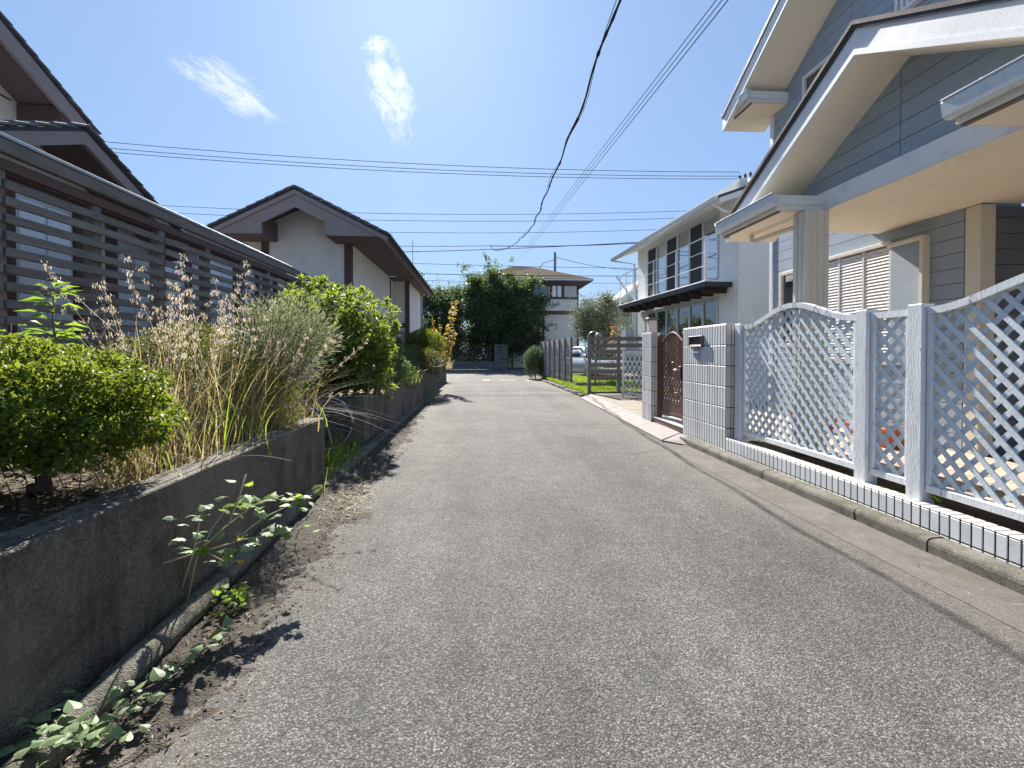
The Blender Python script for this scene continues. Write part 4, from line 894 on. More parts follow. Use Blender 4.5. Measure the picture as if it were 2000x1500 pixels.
# shuttered window with box
MB().box(HX - .05, HX - .002, 5.40, 6.72, 2.50, 2.545, .004).build('window_head', 'cream_trim', gh)
sh = MB().box(HX - .03, HX - .002, 5.42, 6.70, 1.12, 1.17, .004).build('shutter_frame', 'cream_trim', gh)
for yv in (5.40, 5.80, 6.21, 6.66): MB().box(HX - .036, HX - .004, yv, yv + .035, 1.171, 2.498, .004).build('mullion', 'shutter', sh)
slat_m = MB().prism([(.002, 0, 0), (-.020, 0, .001), (-.028, 0, .010), (-.024, 0, .024), (-.012, 0, .0385), (.002, 0, .0385)], (0, .366, 0)).mesh('shutter_slat', 'shutter')
for a in (5.438, 5.838, 6.248):
    for k in range(34): piece('shutter_slat', slat_m, sh, (HX - .004, a, 1.175 + k * .0385))
MB().box(HX - .04, HX - .002, 4.985, 5.398, 1.12, 2.46, .004).build('shutter_box', 'grey_siding', gh)
MB().box(HX - .09, HX - .002, 4.94, 4.984, 1.10, 2.50, .004).box(HX - .09, HX - .002, 4.984, 5.41, 2.461, 2.499, .003).build('shutter_box_frame', 'cream_trim', gh)
wn = MB().box(HX - .06, HX - .002, 7.03, 7.08, 1.35, 2.50, .004).box(HX - .06, HX - .002, 7.44, 7.49, 1.35, 2.50, .004).box(HX - .06, HX - .002, 7.0801, 7.4399, 2.45, 2.50, .004).box(HX - .06, HX - .002, 7.0801, 7.4399, 1.35, 1.40, .004).build('window', 'cream_trim', gh)
MB().box(HX - .02, HX - .004, 7.081, 7.439, 1.401, 2.449).build('pane', 'glass', wn)
uw = MB().box(HX - .06, HX - .002, 6.93, 6.98, 4.80, 5.26, .004).box(HX - .06, HX - .002, 6.4, 6.45, 4.80, 5.26, .004).box(HX - .06, HX - .002, 6.4501, 6.9299, 5.21, 5.26, .004).box(HX - .06, HX - .002, 6.4501, 6.9299, 4.80, 4.85).build('window', 'white_trim', gh)
MB().box(HX - .02, HX - .004, 6.451, 6.929, 4.851, 5.209).build('pane', 'glass', uw)
lv = MB().box(HX - .08, HX - .002, 3.9, 5.42, 5.03, 5.07, .004).build('louvre_frame', 'white_trim', gh)
for k in range(20): MB().box(HX - .05, HX - .004, 3.95 + k * .073, 3.95 + k * .073 + .045, 5.071, 6.3, .004).build('louvre', 'shutter', lv)

# porch gable over the fence
GXf, PYk, PZk, SLg = 3.03, 3.84, 3.92, .51
def gz(yv, off=0): return PZk - off - SLg * abs(yv - PYk)
YF, YN = 5.90, 1.78
for ye in (YF, YN):
    MB().prism([(GXf - .02, PYk, gz(PYk)), (GXf - .02, ye, gz(ye)), (GXf - .02, ye, gz(ye, .05)), (GXf - .02, PYk, gz(PYk, .05))], (3.0, 0, 0)).build('roof_slope', 'roof_dark', gh)
    MB().prism([(GXf - .035, PYk, gz(PYk, -.012)), (GXf - .035, ye, gz(ye, -.012)), (GXf - .035, ye, gz(ye, .022)), (GXf - .035, PYk, gz(PYk, .022))], (.013, 0, 0)).build('roof_edge', 'rusty_edge', gh)
    MB().prism([(GXf, PYk, gz(PYk, .051)), (GXf, ye, gz(ye, .051)), (GXf, ye, gz(ye, .26)), (GXf, PYk, gz(PYk, .26))], (.05, 0, 0)).build('barge_board', 'white_trim', gh)
    MB().prism([(GXf - .014, PYk, gz(PYk, .215)), (GXf - .014, ye, gz(ye, .215)), (GXf - .014, ye, gz(ye, .262)), (GXf - .014, PYk, gz(PYk, .262))], (.012, 0, 0)).build('barge_mould', 'white_trim', gh)
    MB().prism([(GXf + .051, PYk, gz(PYk, .23)), (GXf + .051, ye, gz(ye, .23)), (GXf + .051, ye, gz(ye, .25)), (GXf + .051, PYk, gz(PYk, .25))], (.55, 0, 0)).build('gable_soffit', 'soffit', gh)
# gable infill above the beam
GW = 3.50
tri = [(PYk - 1.56, 2.87), (PYk + 1.56, 2.87), (PYk, gz(PYk, .25))]
boards(tri, GW, split=3.93, start=2.87)
MB().prism([(GW + .022, y_, z_) for y_, z_ in tri], (.06, 0, 0)).build('gable_backing', 'siding_shade_backing', gh)
MB().box(GW - .06, GW + .08, -1.0, 4.86, 2.69, 2.868, .005).build('porch_beam', 'white_trim', gh)
# porch ceiling
MB().box(3.44, HX - .002, 4.40, 5.58, 2.677, 2.688).build('porch_ceiling', 'soffit', gh)
MB().box(3.44, 8.2, -2, 4.399, 2.677, 2.688).build('porch_ceiling', 'soffit', gh)
MB().box(3.50, HX, 5.581, 5.64, 2.677, 2.90, .004).build('porch_far_fascia', 'white_trim', gh)
# boxed eave returns with gutters
def eave_box(x0, x1, y0, y1, z0, z1, gut_near=None):
    e = MB().box(x0 + .07, x1, y0 + .012, y1, z0, z1 - .012, .004).build('eave_box', 'cream_trim', gh)
    MB().box(x0 + .045, x1 + .012, y0 - .012, y0 + .0115, z0 + .055, z1 + .0, .004).build('eave_fascia', 'white_trim', e)
    MB().box(x0 + .065, x1 + .004, y0 - .004, y0 + .0112, z0 + .008, z0 + .0545, .004).build('eave_fascia', 'white_trim', e)
    MB().box(x0 + .12, x1 - .05, y0 + .03, y1 - .03, z0 - .006, z0 - .0005).build('soffit_panel', 'soffit', e)
    MB().box(x0 + .085, x0 + .118, y0 + .02, y1 - .02, z0 - .016, z0 - .0005, .002).build('vent_strip', 'rusty_edge', e)
    MB().prism([(x0, 0, z1 - .005), (x0 + .012, 0, z1 - .09), (x0 + .03, 0, z1 - .105), (x0 + .069, 0, z1 - .105), (x0 + .069, 0, z1 + .008), (x0 + .008, 0, z1 + .008)], (0, y1 - y0 + .05, 0)) 
    gm = MB().prism([(x0, y0 - .03, z1 - .005), (x0 + .012, y0 - .03, z1 - .09), (x0 + .03, y0 - .03, z1 - .105), (x0 + .0685, y0 - .03, z1 - .105), (x0 + .0685, y0 - .03, z1 + .008), (x0 + .008, y0 - .03, z1 + .008)], (0, y1 - y0 + .06, 0)).build('eave_gutter', 'gutter_metal', e)
    MB().box(x0 - .006, x0 + .02, y0 - .03, y1 + .03, z1 + .0082, z1 + .018, .002).build('gutter_lip', 'gutter_metal', gm)
    for i in range(int((y1 - y0) / .45) + 1): MB().box(x0 - .003, x0 + .066, y0 + .1 + i * .45, y0 + .118 + i * .45, z1 + .0185, z1 + .0225).build('gutter_strap', 'steel', gm)
    return e
eave_box(2.90, 3.44, 4.78, 5.93, 2.68, 2.83)
eave_box(2.90, 3.44, -1.0, 2.93, 2.68, 2.83)
# porch column
MB().box(3.225, 3.47, 4.72, 4.92, .25, 2.679, .006).build('column', 'cream_trim', gh)
for a in (3.275, 3.345, 3.415): MB().box(a, a + .012, 4.712, 4.7195, .28, 2.67).build('column_rib', 'cream_trim', gh)
for yv in (4.775, 4.845): MB().box(3.212, 3.2245, yv, yv + .03, .28, 2.67, .002).build('column_rib', 'cream_trim', gh)
MB().tube([(3.26, 5.75, 2.66), (3.26, 5.75, 2.60), (3.28, 5.70, 2.585), (3.30, 4.93, 2.57)], .028, 8).build('downpipe', 'cream_trim', gh)
# upper gable roof
UXf, UPY, SU = 4.08, 3.7, .55
def uz(yv, off=0): return 5.31 + SU * (7.98 - yv) - off if yv > UPY else 5.31 + SU * (7.98 - 2 * UPY + yv) - off
for ya, yb in ((UPY, 8.12), (UPY, -.6)):
    zz = lambda yv, off: uz(yv, off)
    MB().prism([(UXf - .02, ya, uz(ya)), (UXf - .02, yb, uz(yb)), (UXf - .02, yb, uz(yb, .06)), (UXf - .02, ya, uz(ya, .06))], (5.0, 0, 0)).build('roof_slope', 'roof_dark', gh)
    MB().prism([(UXf, ya, uz(ya, .062)), (UXf, yb, uz(yb, .062)), (UXf, yb, uz(yb, .27)), (UXf, ya, uz(ya, .27))], (.05, 0, 0)).build('barge_board', 'white_trim', gh)
    MB().prism([(UXf + .051, ya, uz(ya, .24)), (UXf + .051, yb, uz(yb, .24)), (UXf + .051, yb, uz(yb, .26)), (UXf + .051, ya, uz(ya, .26))], (.68, 0, 0)).build('gable_soffit', 'soffit', gh)
eave_box(4.08, 4.82, 7.40, 8.15, 5.10, 5.27)
MB().box(4.82, 9.0, 7.80, 8.15, 5.10, 5.25, .004).build('eave_box', 'cream_trim', gh)
MB().box(HX + .1, 9, 7.70, 7.805, .25, 5.2).build('end_wall', 'siding_shade_backing', gh)

# ------------------------------------------------------------------ white house with balcony (turned a little to the left)
TH = R(2.577); cN, cS = 6.44, 14.0
wloc = Matrix.Rotation(TH, 4, 'Z') @ Vector((cN, cS, 0))
wh = thing('house', 'white two storey house with long balcony and large windows', 'house', tuple(wloc), TH)
def bl(mb, name, mt, par=None):
    me = mb.mesh(name, mt, False, Matrix.Translation((-cN, -cS, 0)))
    o = bpy.data.objects.new(name, me); COL.objects.link(o); o.parent = par or wh; WM[o.name] = WM[wh.name]; return o
F0 = cN
# facade with openings: piers, spandrels
bl(MB().box(F0, F0 + .2, 10.76, 11.62, .1, 5.25), 'facade', 'white_plaster')
bl(MB().box(F0, F0 + .2, 16.20, 17.13, .1, 5.25), 'facade', 'white_plaster')
bl(MB().box(F0 + .002, F0 + .2, 11.6205, 16.1995, 2.62, 3.08), 'facade', 'white_plaster')
bl(MB().box(F0 + .002, F0 + .2, 11.6205, 16.1995, 4.74, 5.25), 'facade', 'white_plaster')
bl(MB().box(F0 + .002, F0 + .2, 11.6205, 16.1995, .1, .45), 'facade', 'white_plaster')
bl(MB().box(F0 + .201, F0 + 7, 10.765, 10.95, .1, 5.05), 'end_wall', 'white_plaster')
bl(MB().box(F0 + .201, F0 + 7, 16.95, 17.12, .1, 5.05), 'end_wall', 'white_plaster')
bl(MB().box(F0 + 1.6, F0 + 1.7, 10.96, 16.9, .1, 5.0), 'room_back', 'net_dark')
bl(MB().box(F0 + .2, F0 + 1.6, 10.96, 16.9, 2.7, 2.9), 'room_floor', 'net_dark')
np_ = 6; s0, s1 = 11.64, 16.18; wdt = (s1 - s0) / np_
for i in range(np_):
    a = s0 + i * wdt; b = a + wdt
    dark = i % 2 == 1
    u = bl(MB().box(F0 - .03, F0 + .03, a, a + .045, 3.085, 4.735, .003).box(F0 - .03, F0 + .03, b - .045, b, 3.085, 4.735, .003).box(F0 - .03, F0 + .03, a + .046, b - .046, 3.085, 3.14, .003).box(F0 - .03, F0 + .03, a + .046, b - .046, 4.68, 4.735, .003), 'window', 'alu')
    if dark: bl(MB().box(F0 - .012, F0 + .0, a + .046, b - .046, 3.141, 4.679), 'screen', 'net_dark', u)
    else:
        bl(MB().box(F0 + .004, F0 + .012, a + .046, b - .046, 3.141, 4.679), 'pane', 'glass_mirror', u)
    lo = bl(MB().box(F0 - .03, F0 + .03, a, a + .045, .455, 2.615, .003).box(F0 - .03, F0 + .03, b - .045, b, .455, 2.615, .003).box(F0 - .03, F0 + .03, a + .046, b - .046, .455, .51, .003).box(F0 - .03, F0 + .03, a + .046, b - .046, 2.56, 2.615, .003), 'window', 'alu')
    bl(MB().box(F0 + .004, F0 + .012, a + .046, b - .046, .511, 2.559), 'pane', 'glass', lo)
    if i in (0, 3): bl(MB().box(F0 + .014, F0 + .02, a + .046, b - .3, .511, 2.559), 'curtain', 'curtain', lo)
# balcony
bal = bl(MB().box(F0 - .70, F0 - .032, 10.98, 17.15, 2.80, 2.915, .006), 'balcony', 'black_metal')
bl(MB().box(F0 - .715, F0 - .033, 10.965, 17.165, 2.916, 2.94, .004), 'balcony_deck', 'white_trim', bal)
for i in range(10): bl(MB().box(F0 - .62, F0 - .033, 11.2 + i * .62, 11.32 + i * .62, 2.68, 2.799, .006), 'joist', 'joist_dark', bal)
rl = MB(); 
for s in (11.03, 17.1): rl.beam((F0 - .66, s, 2.94), (F0 - .66, s, 3.98), .07 if s < 12 else .03, .05 if s < 12 else .03)
for s in (12.6, 14.1, 15.6): rl.beam((F0 - .66, s, 2.94), (F0 - .66, s, 3.96), .03, .03)
rl.beam((F0 - .66, 11.03, 3.965), (F0 - .66, 17.1, 3.965), .026, .022)
for z in (3.30, 3.63): rl.tube([(F0 - .66, 11.03, z), (F0 - .66, 17.1, z)], .007, 6)
rl.tube([(F0 - .66, 11.03, 3.9), (F0 + .0, 11.03, 3.9)], .008, 6).tube([(F0 - .66, 11.03, 3.3), (F0, 11.03, 3.3)], .008, 6)
rl.tube([(F0 - .66, 15.6, 2.95), (F0 - .66, 17.1, 3.95)], .008, 6)
bl(rl, 'balcony_rail', 'white_trim')
# roof: single slope rising from the road
ez, rs = 4.70, .36
bl(MB().prism([(F0 - .70, 10.40, ez + .03), (F0 + 4.5, 10.40, ez + .03 + rs * 5.2), (F0 + 4.5, 10.40, ez - .03 + rs * 5.2), (F0 - .70, 10.40, ez - .03)], (0, 7.4, 0)), 'roof_slope', 'roof_dark')
bl(MB().prism([(F0 - .69, 10.385, ez - .031), (F0 + 4.5, 10.385, ez - .031 + rs * 5.19), (F0 + 4.5, 10.385, ez - .20 + rs * 5.19), (F0 - .69, 10.385, ez - .15)], (0, .04, 0)), 'barge_board', 'white_trim')
bl(MB().prism([(F0 - .68, 10.43, ez - .04), (F0 + .2, 10.43, ez - .04 + rs * .88), (F0 + .2, 10.43, ez - .06 + rs * .88), (F0 - .68, 10.43, ez - .06)], (0, 7.3, 0)), 'soffit', 'white_plaster')
bl(MB().prism([(F0 - .80, 10.40, ez + .0), (F0 - .78, 10.40, ez - .08), (F0 - .72, 10.40, ez - .10), (F0 - .701, 10.40, ez + .02)], (0, 7.4, 0)), 'eave_gutter', 'alu')
bl(MB().prism([(F0 + .0, 10.775, 5.2), (F0 + 4, 10.775, 5.2 - .3), (F0 + 4, 10.775, ez - .2 + rs * 4.6), (F0, 10.775, ez - .1 + rs * .7)], (0, .1, 0)), 'gable_wall', 'white_plaster')
bl(MB().tube([(F0 - .74, 10.6, ez - .1), (F0 - .45, 10.62, ez - .25), (F0 - .04, 10.64, ez - .32), (F0 - .04, 10.68, .1)], .03, 8), 'downpipe', 'white_trim')
bl(MB().tube([(F0 - .74, 17.6, ez - .1), (F0 - .1, 17.2, ez - .28), (F0 - .1, 17.2, .1)], .03, 8), 'downpipe', 'alu')
# ------------------------------------------------------------------ fences and things in the right-hand garden
def post_fence(label, a, b, npan, h, z0):
    f = thing('board_fence', label, 'fence', ((a[0] + b[0]) / 2, (a[1] + b[1]) / 2, z0))
    A, B_ = Vector((*a, 0)), Vector((*b, 0)); d = (B_ - A); L = d.length; ang = math.atan2(d.y, d.x) - math.pi / 2
    nr = Vector((-d.y, d.x, 0)).normalized()
    if nr.x > 0: nr = -nr
    pm_ = MB().box(-.03, .03, -.05, .05, 0, h + .03, .006).mesh('fence_post', 'grey_wood_post')
    bm_ = MB().box(-.012, .012, -L / npan / 2 + .002, L / npan / 2 - .002, -.085, .085, .004).mesh('board', 'board_sunlit')
    for i in range(npan + 1):
        p = A.lerp(B_, i / npan) + nr * .043; piece('fence_post', pm_, f, (p.x, p.y, z0), (0, 0, ang))
    for i in range(npan):
        p = A.lerp(B_, (i + .5) / npan)
        for k in range(9): piece('board', bm_, f, (p.x, p.y, z0 + .16 + k * .183), (R(random.uniform(-.1, .1)), 0, ang))
    return f
post_fence('grey board fence with six road-side posts throwing long shadows', (3.42, 18.0), (3.10, 24.3), 6, 1.72, .08)
s2 = thing('slat_fence', 'short grey slatted screen across the lawn beside the drive', 'fence', (4.0, 14.1, .1))
for x in (3.17, 4.02, 4.95): MB().box(x - .05, x + .05, 14.05, 14.14, .05, 1.74, .006).build('fence_post', 'grey_wood_post', s2)
for k in range(7):
    z = 1.66 - k * .187
    for xa, xb in ((3.22, 4.50), (4.505, 5.3)): MB().beam((xa, 14.03, z + random.uniform(-.006, .006)), (xb, 14.03, z + random.uniform(-.006, .006)), .022, .115).build('slat', 'grey_wood_x', s2)
# folding lattice gate
ag = thing('folding_gate', 'pale grey folding lattice gate pulled back beside the tiled pillar', 'gate', (4.3, 13.0, .1))
ax, bx, ay, by = 3.72, 4.55, 12.6, 12.2
def lerp2(t): return (ax + (bx - ax) * t, ay + (by - ay) * t)
for t in (0.0, 1.0):
    x, y_ = lerp2(t); MB().beam((x, y_, .12), (x, y_, 1.32), .04, .05).build('gate_stile', 'alu', ag)
MB().beam((ax, ay, 1.27), (bx, by, 1.27), .03, .09).build('gate_rail', 'alu', ag); MB().beam((ax, ay, .20), (bx, by, .20), .03, .06).build('gate_rail', 'alu', ag)
for i in range(-4, 9):
    for sg in (1, -1):
        t0, t1 = i / 8, i / 8 + .5; z0_, z1_ = (.25, 1.22) if sg > 0 else (1.22, .25)
        u0, u1 = max(0, t0), min(1, t1)
        if u1 - u0 < .08: continue
        za = z0_ + (z1_ - z0_) * (u0 - t0) / (t1 - t0); zb = z0_ + (z1_ - z0_) * (u1 - t0) / (t1 - t0); p, q = lerp2(u0), lerp2(u1); o_ = .012 * sg
        MB().beam((p[0], p[1] + o_, za), (q[0], q[1] + o_, zb), .010, .026).build('lattice_bar', 'alu', ag)
# metal hoops behind the screen
for k, (x0, x1, zt, lab) in enumerate(((3.55, 3.95, 1.95, 'thin metal garden hoop behind the slatted screen, the wide one'), (3.80, 4.0, 1.88, 'thicker bent pipe behind the slatted screen, beside the wide hoop'))):
    hp = MB().tube([(x0, 16.0, .1), (x0, 16.0, zt - .2)] + [((x0 + x1) / 2 - (x1 - x0) / 2 * math.cos(t), 16.0, zt - .2 + .2 * math.sin(t)) for t in np.linspace(.2, math.pi - .2, 8)] + [(x1, 16.0, zt - .2), (x1 + .05 * k, 16.0, .1 if k == 0 else 1.2)], .014 + .022 * k, 8).build('garden_hoop', 'steel', None, True)
    tag(hp, lab, 'hoop')
wbx = thing('wooden_trough', 'grey wooden trough lying on the lawn behind the slatted screen', 'planter', (3.3, 16.9, .1))
for z in (.12,): MB().box(2.95 + .3, 4.3, 16.4, 16.45, z, z + .12, .005).build('board', 'grey_wood_x', wbx); MB().box(3.25, 4.3, 16.8, 16.85, z, z + .12, .005).build('board', 'grey_wood_x', wbx)
for x in (3.25, 4.25): MB().box(x, x + .045, 16.452, 16.798, .12, .25, .005).build('end_board', 'grey_wood_x', wbx)

# ------------------------------------------------------------------ car behind the fence
car = thing('car', 'pale silver blue car parked beyond the lawn behind the board fence', 'car', (5.6, 24.2, .08), R(12))
def cb(mb, name, mt, par=car, smooth=False): return mb.build(name, mt, par, smooth, True)
# local: nose towards -Y
def loft(secs, name, mt, par=car, caps=True):
    v = []; f = []; n = len(secs[0])
    for s in secs: v += s
    for i in range(len(secs) - 1):
        for k in range(n): f.append((i * n + k, i * n + (k + 1) % n, (i + 1) * n + (k + 1) % n, (i + 1) * n + k))
    if caps: f += [tuple(range(n))[::-1], tuple(range((len(secs) - 1) * n, len(secs) * n))]
    return cb(MB().add(v, f), name, mt, par, True)
def sec(y, w, z0, z1, tw): 
    return [(-w * .92, y, z0), (-w, y, z0 + .18), (-w, y, (z0 + z1) / 2), (-tw, y, z1 - .05), (-tw * .8, y, z1), (tw * .8, y, z1), (tw, y, z1 - .05), (w, y, (z0 + z1) / 2), (w, y, z0 + .18), (w * .92, y, z0)]
body = loft([sec(-2.05, .62, .28, .62, .58), sec(-1.98, .76, .20, .74, .70), (sec(-1.75, .83, .18, .84, .76)), sec(-1.1, .85, .18, .96, .80), sec(-.9, .85, .18, .99, .80), sec(0, .85, .18, .98, .81), sec(1.2, .85, .18, .98, .80), sec(1.85, .82, .2, .95, .76), sec(1.98, .74, .26, .80, .70)], 'body', 'car_paint')
cab = loft([sec(-.95, .79, .95, 1.0, .76), sec(-.25, .76, .96, 1.46, .60), sec(.2, .76, .96, 1.52, .60), sec(1.1, .76, .96, 1.50, .60), sec(1.85, .74, .93, 1.05, .66)], 'cabin', 'car_paint')
cb(MB().add([(-.70, -.93, 1.0), (.70, -.93, 1.0), (.56, -.29, 1.44), (-.56, -.29, 1.44)], [(0, 1, 2, 3)]).add([(-.70, -.94, 1.0), (.70, -.94, 1.0), (.56, -.30, 1.44), (-.56, -.30, 1.44)], [(3, 2, 1, 0)]), 'windscreen', 'glass_mirror')
for s in (-1, 1):
    cb(MB().hexa([(s * .765, -.72, 1.02), (s * .785, -.72, 1.02), (s * .785, 1.5, 1.02), (s * .765, 1.5, 1.02), (s * .64, -.2, 1.42), (s * .66, -.2, 1.42), (s * .66, 1.1, 1.42), (s * .64, 1.1, 1.42)]), 'side_window', 'glass')
    hl = cb(MB().hexa([(s * .42, -2.03, .60), (s * .72, -1.93, .60), (s * .74, -1.85, .60), (s * .42, -1.9, .60), (s * .46, -2.0, .70), (s * .74, -1.86, .76), (s * .74, -1.8, .76), (s * .46, -1.9, .72)]), 'headlight', 'headlight')
    cb(MB().box(s * .87 - .07, s * .87 + .07, -.78, -.64, .98, 1.10, .02), 'mirror', 'car_paint')
    for yy in (-1.28, 1.25):
        wl = cb(MB().lathe([(.20, -.10), (.29, -.095), (.30, 0), (.29, .095), (.20, .10)], (s * .76, yy, .30), 20, 'x'), 'wheel', 'tyre', car, True)
        cb(MB().lathe([(.05, -.106), (.19, -.104), (.19, .104), (.05, .106)], (s * .76, yy, .30), 14, 'x'), 'rim', 'steel', wl)
cb(MB().box(-.40, .40, -2.075, -1.98, .50, .62, .01), 'grille', 'black_metal'); cb(MB().box(-.5, .5, -2.06, -1.98, .26, .38, .01), 'lower_grille', 'black_metal'); cb(MB().box(-.17, .17, -2.085, -2.076, .40, .49), 'number_plate', 'paint_white')
pad = struct(poly_sheet('parking_pad', [(4.2, 21.5), (9, 21.5), (9, 26.5), (4.2, 26.5)], .128, 'gutter_concrete'))

# ------------------------------------------------------------------ far house over the junction
FY = 41.0
fh = thing('house', 'brown hip roofed house with beige walls at the end of the road', 'house', (4.4, 45, 0))
ex0, ex1, ey0, ey1, ez_ = -.5, 9.3, FY - 1.2, 50.0, 7.25
MB().add([(ex0, ey0, ez_), (ex1, ey0, ez_), (ex1, ey1, ez_), (ex0, ey1, ez_), (3.2, 44.6, 9.05), (5.2, 45.2, 9.05)], [(0, 1, 5, 4), (1, 2, 5), (2, 3, 4, 5), (3, 0, 4)]).add([(ex0, ey0, ez_ - .02), (ex1, ey0, ez_ - .02), (ex1, ey1, ez_ - .02), (ex0, ey1, ez_ - .02)], [(3, 2, 1, 0)]).build('roof', 'roof_brown', fh)
MB().box(ex0, ex1, ey0 - .02, ey0 + .02, ez_ - .14, ez_ - .021).build('eave_fascia', 'gutter_metal', fh); MB().box(ex1 - .03, ex1 + .01, ey0 + .021, ey1, ez_ - .14, ez_ - .021).build('eave_fascia', 'fascia_brown', fh)
MB().prism([(ex0 + .03, ey0 + .021, ez_ - .15), (ex1 - .035, ey0 + .021, ez_ - .15), (8.3, FY - .02, ez_ - .45), (.4, FY - .02, ez_ - .45)], (0, .0, -.02)).build('soffit', 'soffit_brown', fh)
MB().box(.4, 8.3, FY, 49.5, 4.75, 7.0).build('upper_wall', 'plaster', fh)
MB().box(.4, 8.3, FY - .05, 49.5, 4.45, 4.75, .01).build('floor_band', 'brown_wood', fh)
MB().box(.4, 8.3, FY + .05, 49.5, .0, 4.45).build('lower_wall', 'plaster', fh)
for x in (.4, 3.0, 5.9, 6.9, 8.18): MB().box(x, x + .13, FY - .08, FY + .06, 4.75 if x in (.4, 8.18) else 5.846, 7.0, .01).build('post', 'brown_wood', fh)
for x in (.4, 2.2, 4.9, 5.3, 8.18): MB().box(x, x + .16, FY - .06, FY + .06, 0, 4.45, .01).build('post', 'brown_wood', fh)
for a, b, mt_ in ((6.05, 6.45, 'glass_sky_tone'), (6.48, 6.88, 'glass_sky_tone'), (7.05, 8.15, 'curtain_pale'), (3.2, 5.8, 'glass')):
    wq = MB().box(a, b, FY - .05, FY + .02, 5.85, 7.0, .01).build('window', 'brown_wood', fh); MB().box(a + .04, b - .04, FY - .07, FY - .051, 5.90, 6.96).build('pane', mt_, wq)
MB().box(5.85, 8.3, FY - .09, FY - .051, 5.72, 5.845, .01).build('window_sill', 'brown_wood', fh)
MB().lathe([(.09, 0), (.09, .05)], (5.75, FY - .12, 3.1), 14, 'y').build('wall_lamp', 'black_metal', fh)
dq = MB().box(3.2, 4.85, FY - .02, FY + .04, 1.0, 2.95, .01).build('shutter_window', 'brown_wood', fh)
for k in range(12): MB().box(3.28, 4.78, FY - .05, FY - .021, 1.05 + k * .155, 1.05 + k * .155 + .14, .006).build('shutter_slat', 'panel_grey', dq)
# boundary of the far plot: dark base wall, dark fence, stone pillar, bins
bw = thing('boundary_wall', 'low dark block wall with metal fence in the shade of the far tree', 'wall', (-2, 37.2, 0))
xb_ = -9.0
while xb_ < 1.1:
    for r in range(3): MB().box(xb_ + (.2 if r == 1 else 0), min(1.12, xb_ + .59 + (.2 if r == 1 else 0)), 37.05, 37.25, .01 + r * .2, .2 + r * .2, .008).build('block', 'stone_dark', bw)
    xb_ += .6
m = MB(); m.beam((-9, 37.15, 1.65), (1.1, 37.15, 1.65), .04, .04); m.beam((-9, 37.15, .75), (1.1, 37.15, .75), .04, .04)
m.build('fence_rail', 'black_metal', bw)
for i in range(60): MB().box(-8.95 + i * .167, -8.95 + i * .167 + .06, 37.13, 37.16, .62, 1.72).build('fence_bar', 'black_metal', bw)
sp = thing('stone_pillar', 'stacked stone gate pillar in the shade at the end of the road', 'pillar', (1.66, 37.2, 0))
for r in range(9): MB().box(1.16 + random.uniform(-.01, .01), 2.16 + random.uniform(-.01, .01), 37.0, 37.45, .005 + r * .208, .205 + r * .208, .012).build('stone_course', 'stone_dark', sp)
cg = thing('carport_gate', 'dark folding carport gate right of the stone pillar', 'gate', (4.0, 37.2, 0))
for i in range(22): MB().beam((2.3 + i * .15, 37.2, .1), (2.3 + i * .15, 37.2, 1.15), .02, .025).build('gate_bar', 'black_metal', cg)
MB().beam((2.25, 37.2, 1.16), (5.6, 37.2, 1.16), .03, .05).build('gate_rail', 'black_metal', cg); MB().beam((2.25, 37.2, .12), (5.6, 37.2, .12), .03, .05).build('gate_rail', 'black_metal', cg)
for x in (2.6, 4.1, 5.0):
    cpp = MB().beam((x, 38.6, 0), (x, 38.6, 4.4), .16, .16).build('porch_post', 'brown_wood', fh)
rh = thing('house', 'pale grey gable and fire stair far behind the silvery tree', 'house', (11, 40, 0))
MB().prism([(11.4, 38, 0), (15.5, 38, 0), (15.5, 38, 5.9), (13.2, 38, 7.2), (11.4, 38, 5.7)], (0, 6, 0)).build('wall', 'far_grey', rh)
m = MB(); m.beam((11.0, 37.7, 5.5), (13.2, 37.7, 7.35), .08, .12); m.beam((13.2, 37.7, 7.35), (15.8, 37.7, 5.8), .08, .12)
m.build('barge_board', 'white_trim', rh)
m = MB()
for z in (5.6, 6.3, 7.0): m.beam((11.0, 36.5, z), (13.0, 36.5, z), .04, .04)
for x in (11.0, 11.5, 12.0, 12.5, 13.0): m.beam((x, 36.5, 3), (x, 36.5, 7.4), .05, .05)
m.beam((10.2, 36.5, 7.0), (12.0, 36.5, 4.6), .05, .12)
m.build('stair_rail', 'white_trim', rh)

# ------------------------------------------------------------------ poles and wires
up = thing('utility_pole', 'concrete utility pole behind the brown hip roof', 'pole', (7.1, 46, 0))
MB().tube([(7.1, 46, 0), (7.1, 46, 10.6)], [.16, .11], 10).build('shaft', 'pole', up); MB().beam((6.0, 46, 9.6), (7.3, 46, 10.0), .06, .06).build('cross_arm', 'steel', up)
MB().tube([(6.0, 46, 9.6), (5.5, 46, 8.9), (5.3, 46, 8.6)], .03, 5).build('stay', 'wire', up)
up2 = thing('utility_pole', 'utility pole with three insulators above the white house roof', 'pole', (17.1, 31, 0))
MB().tube([(17.3, 31, 0), (17.3, 31, 11.2)], [.17, .12], 10).build('shaft', 'pole', up2); MB().beam((16.4, 30.9, 12.15), (18.6, 31.1, 12.6), .08, .08).build('cross_arm', 'steel', up2)
for k in range(3): MB().lathe([(.03, 0), (.03, .10), (.10, .12), (.10, .16), (.04, .18), (.10, .24), (.10, .28), (.03, .30), (.03, .36)], (16.75 + k * .35, 31, 12.3 + k * .12), 10).build('insulator', 'insulator', up2)
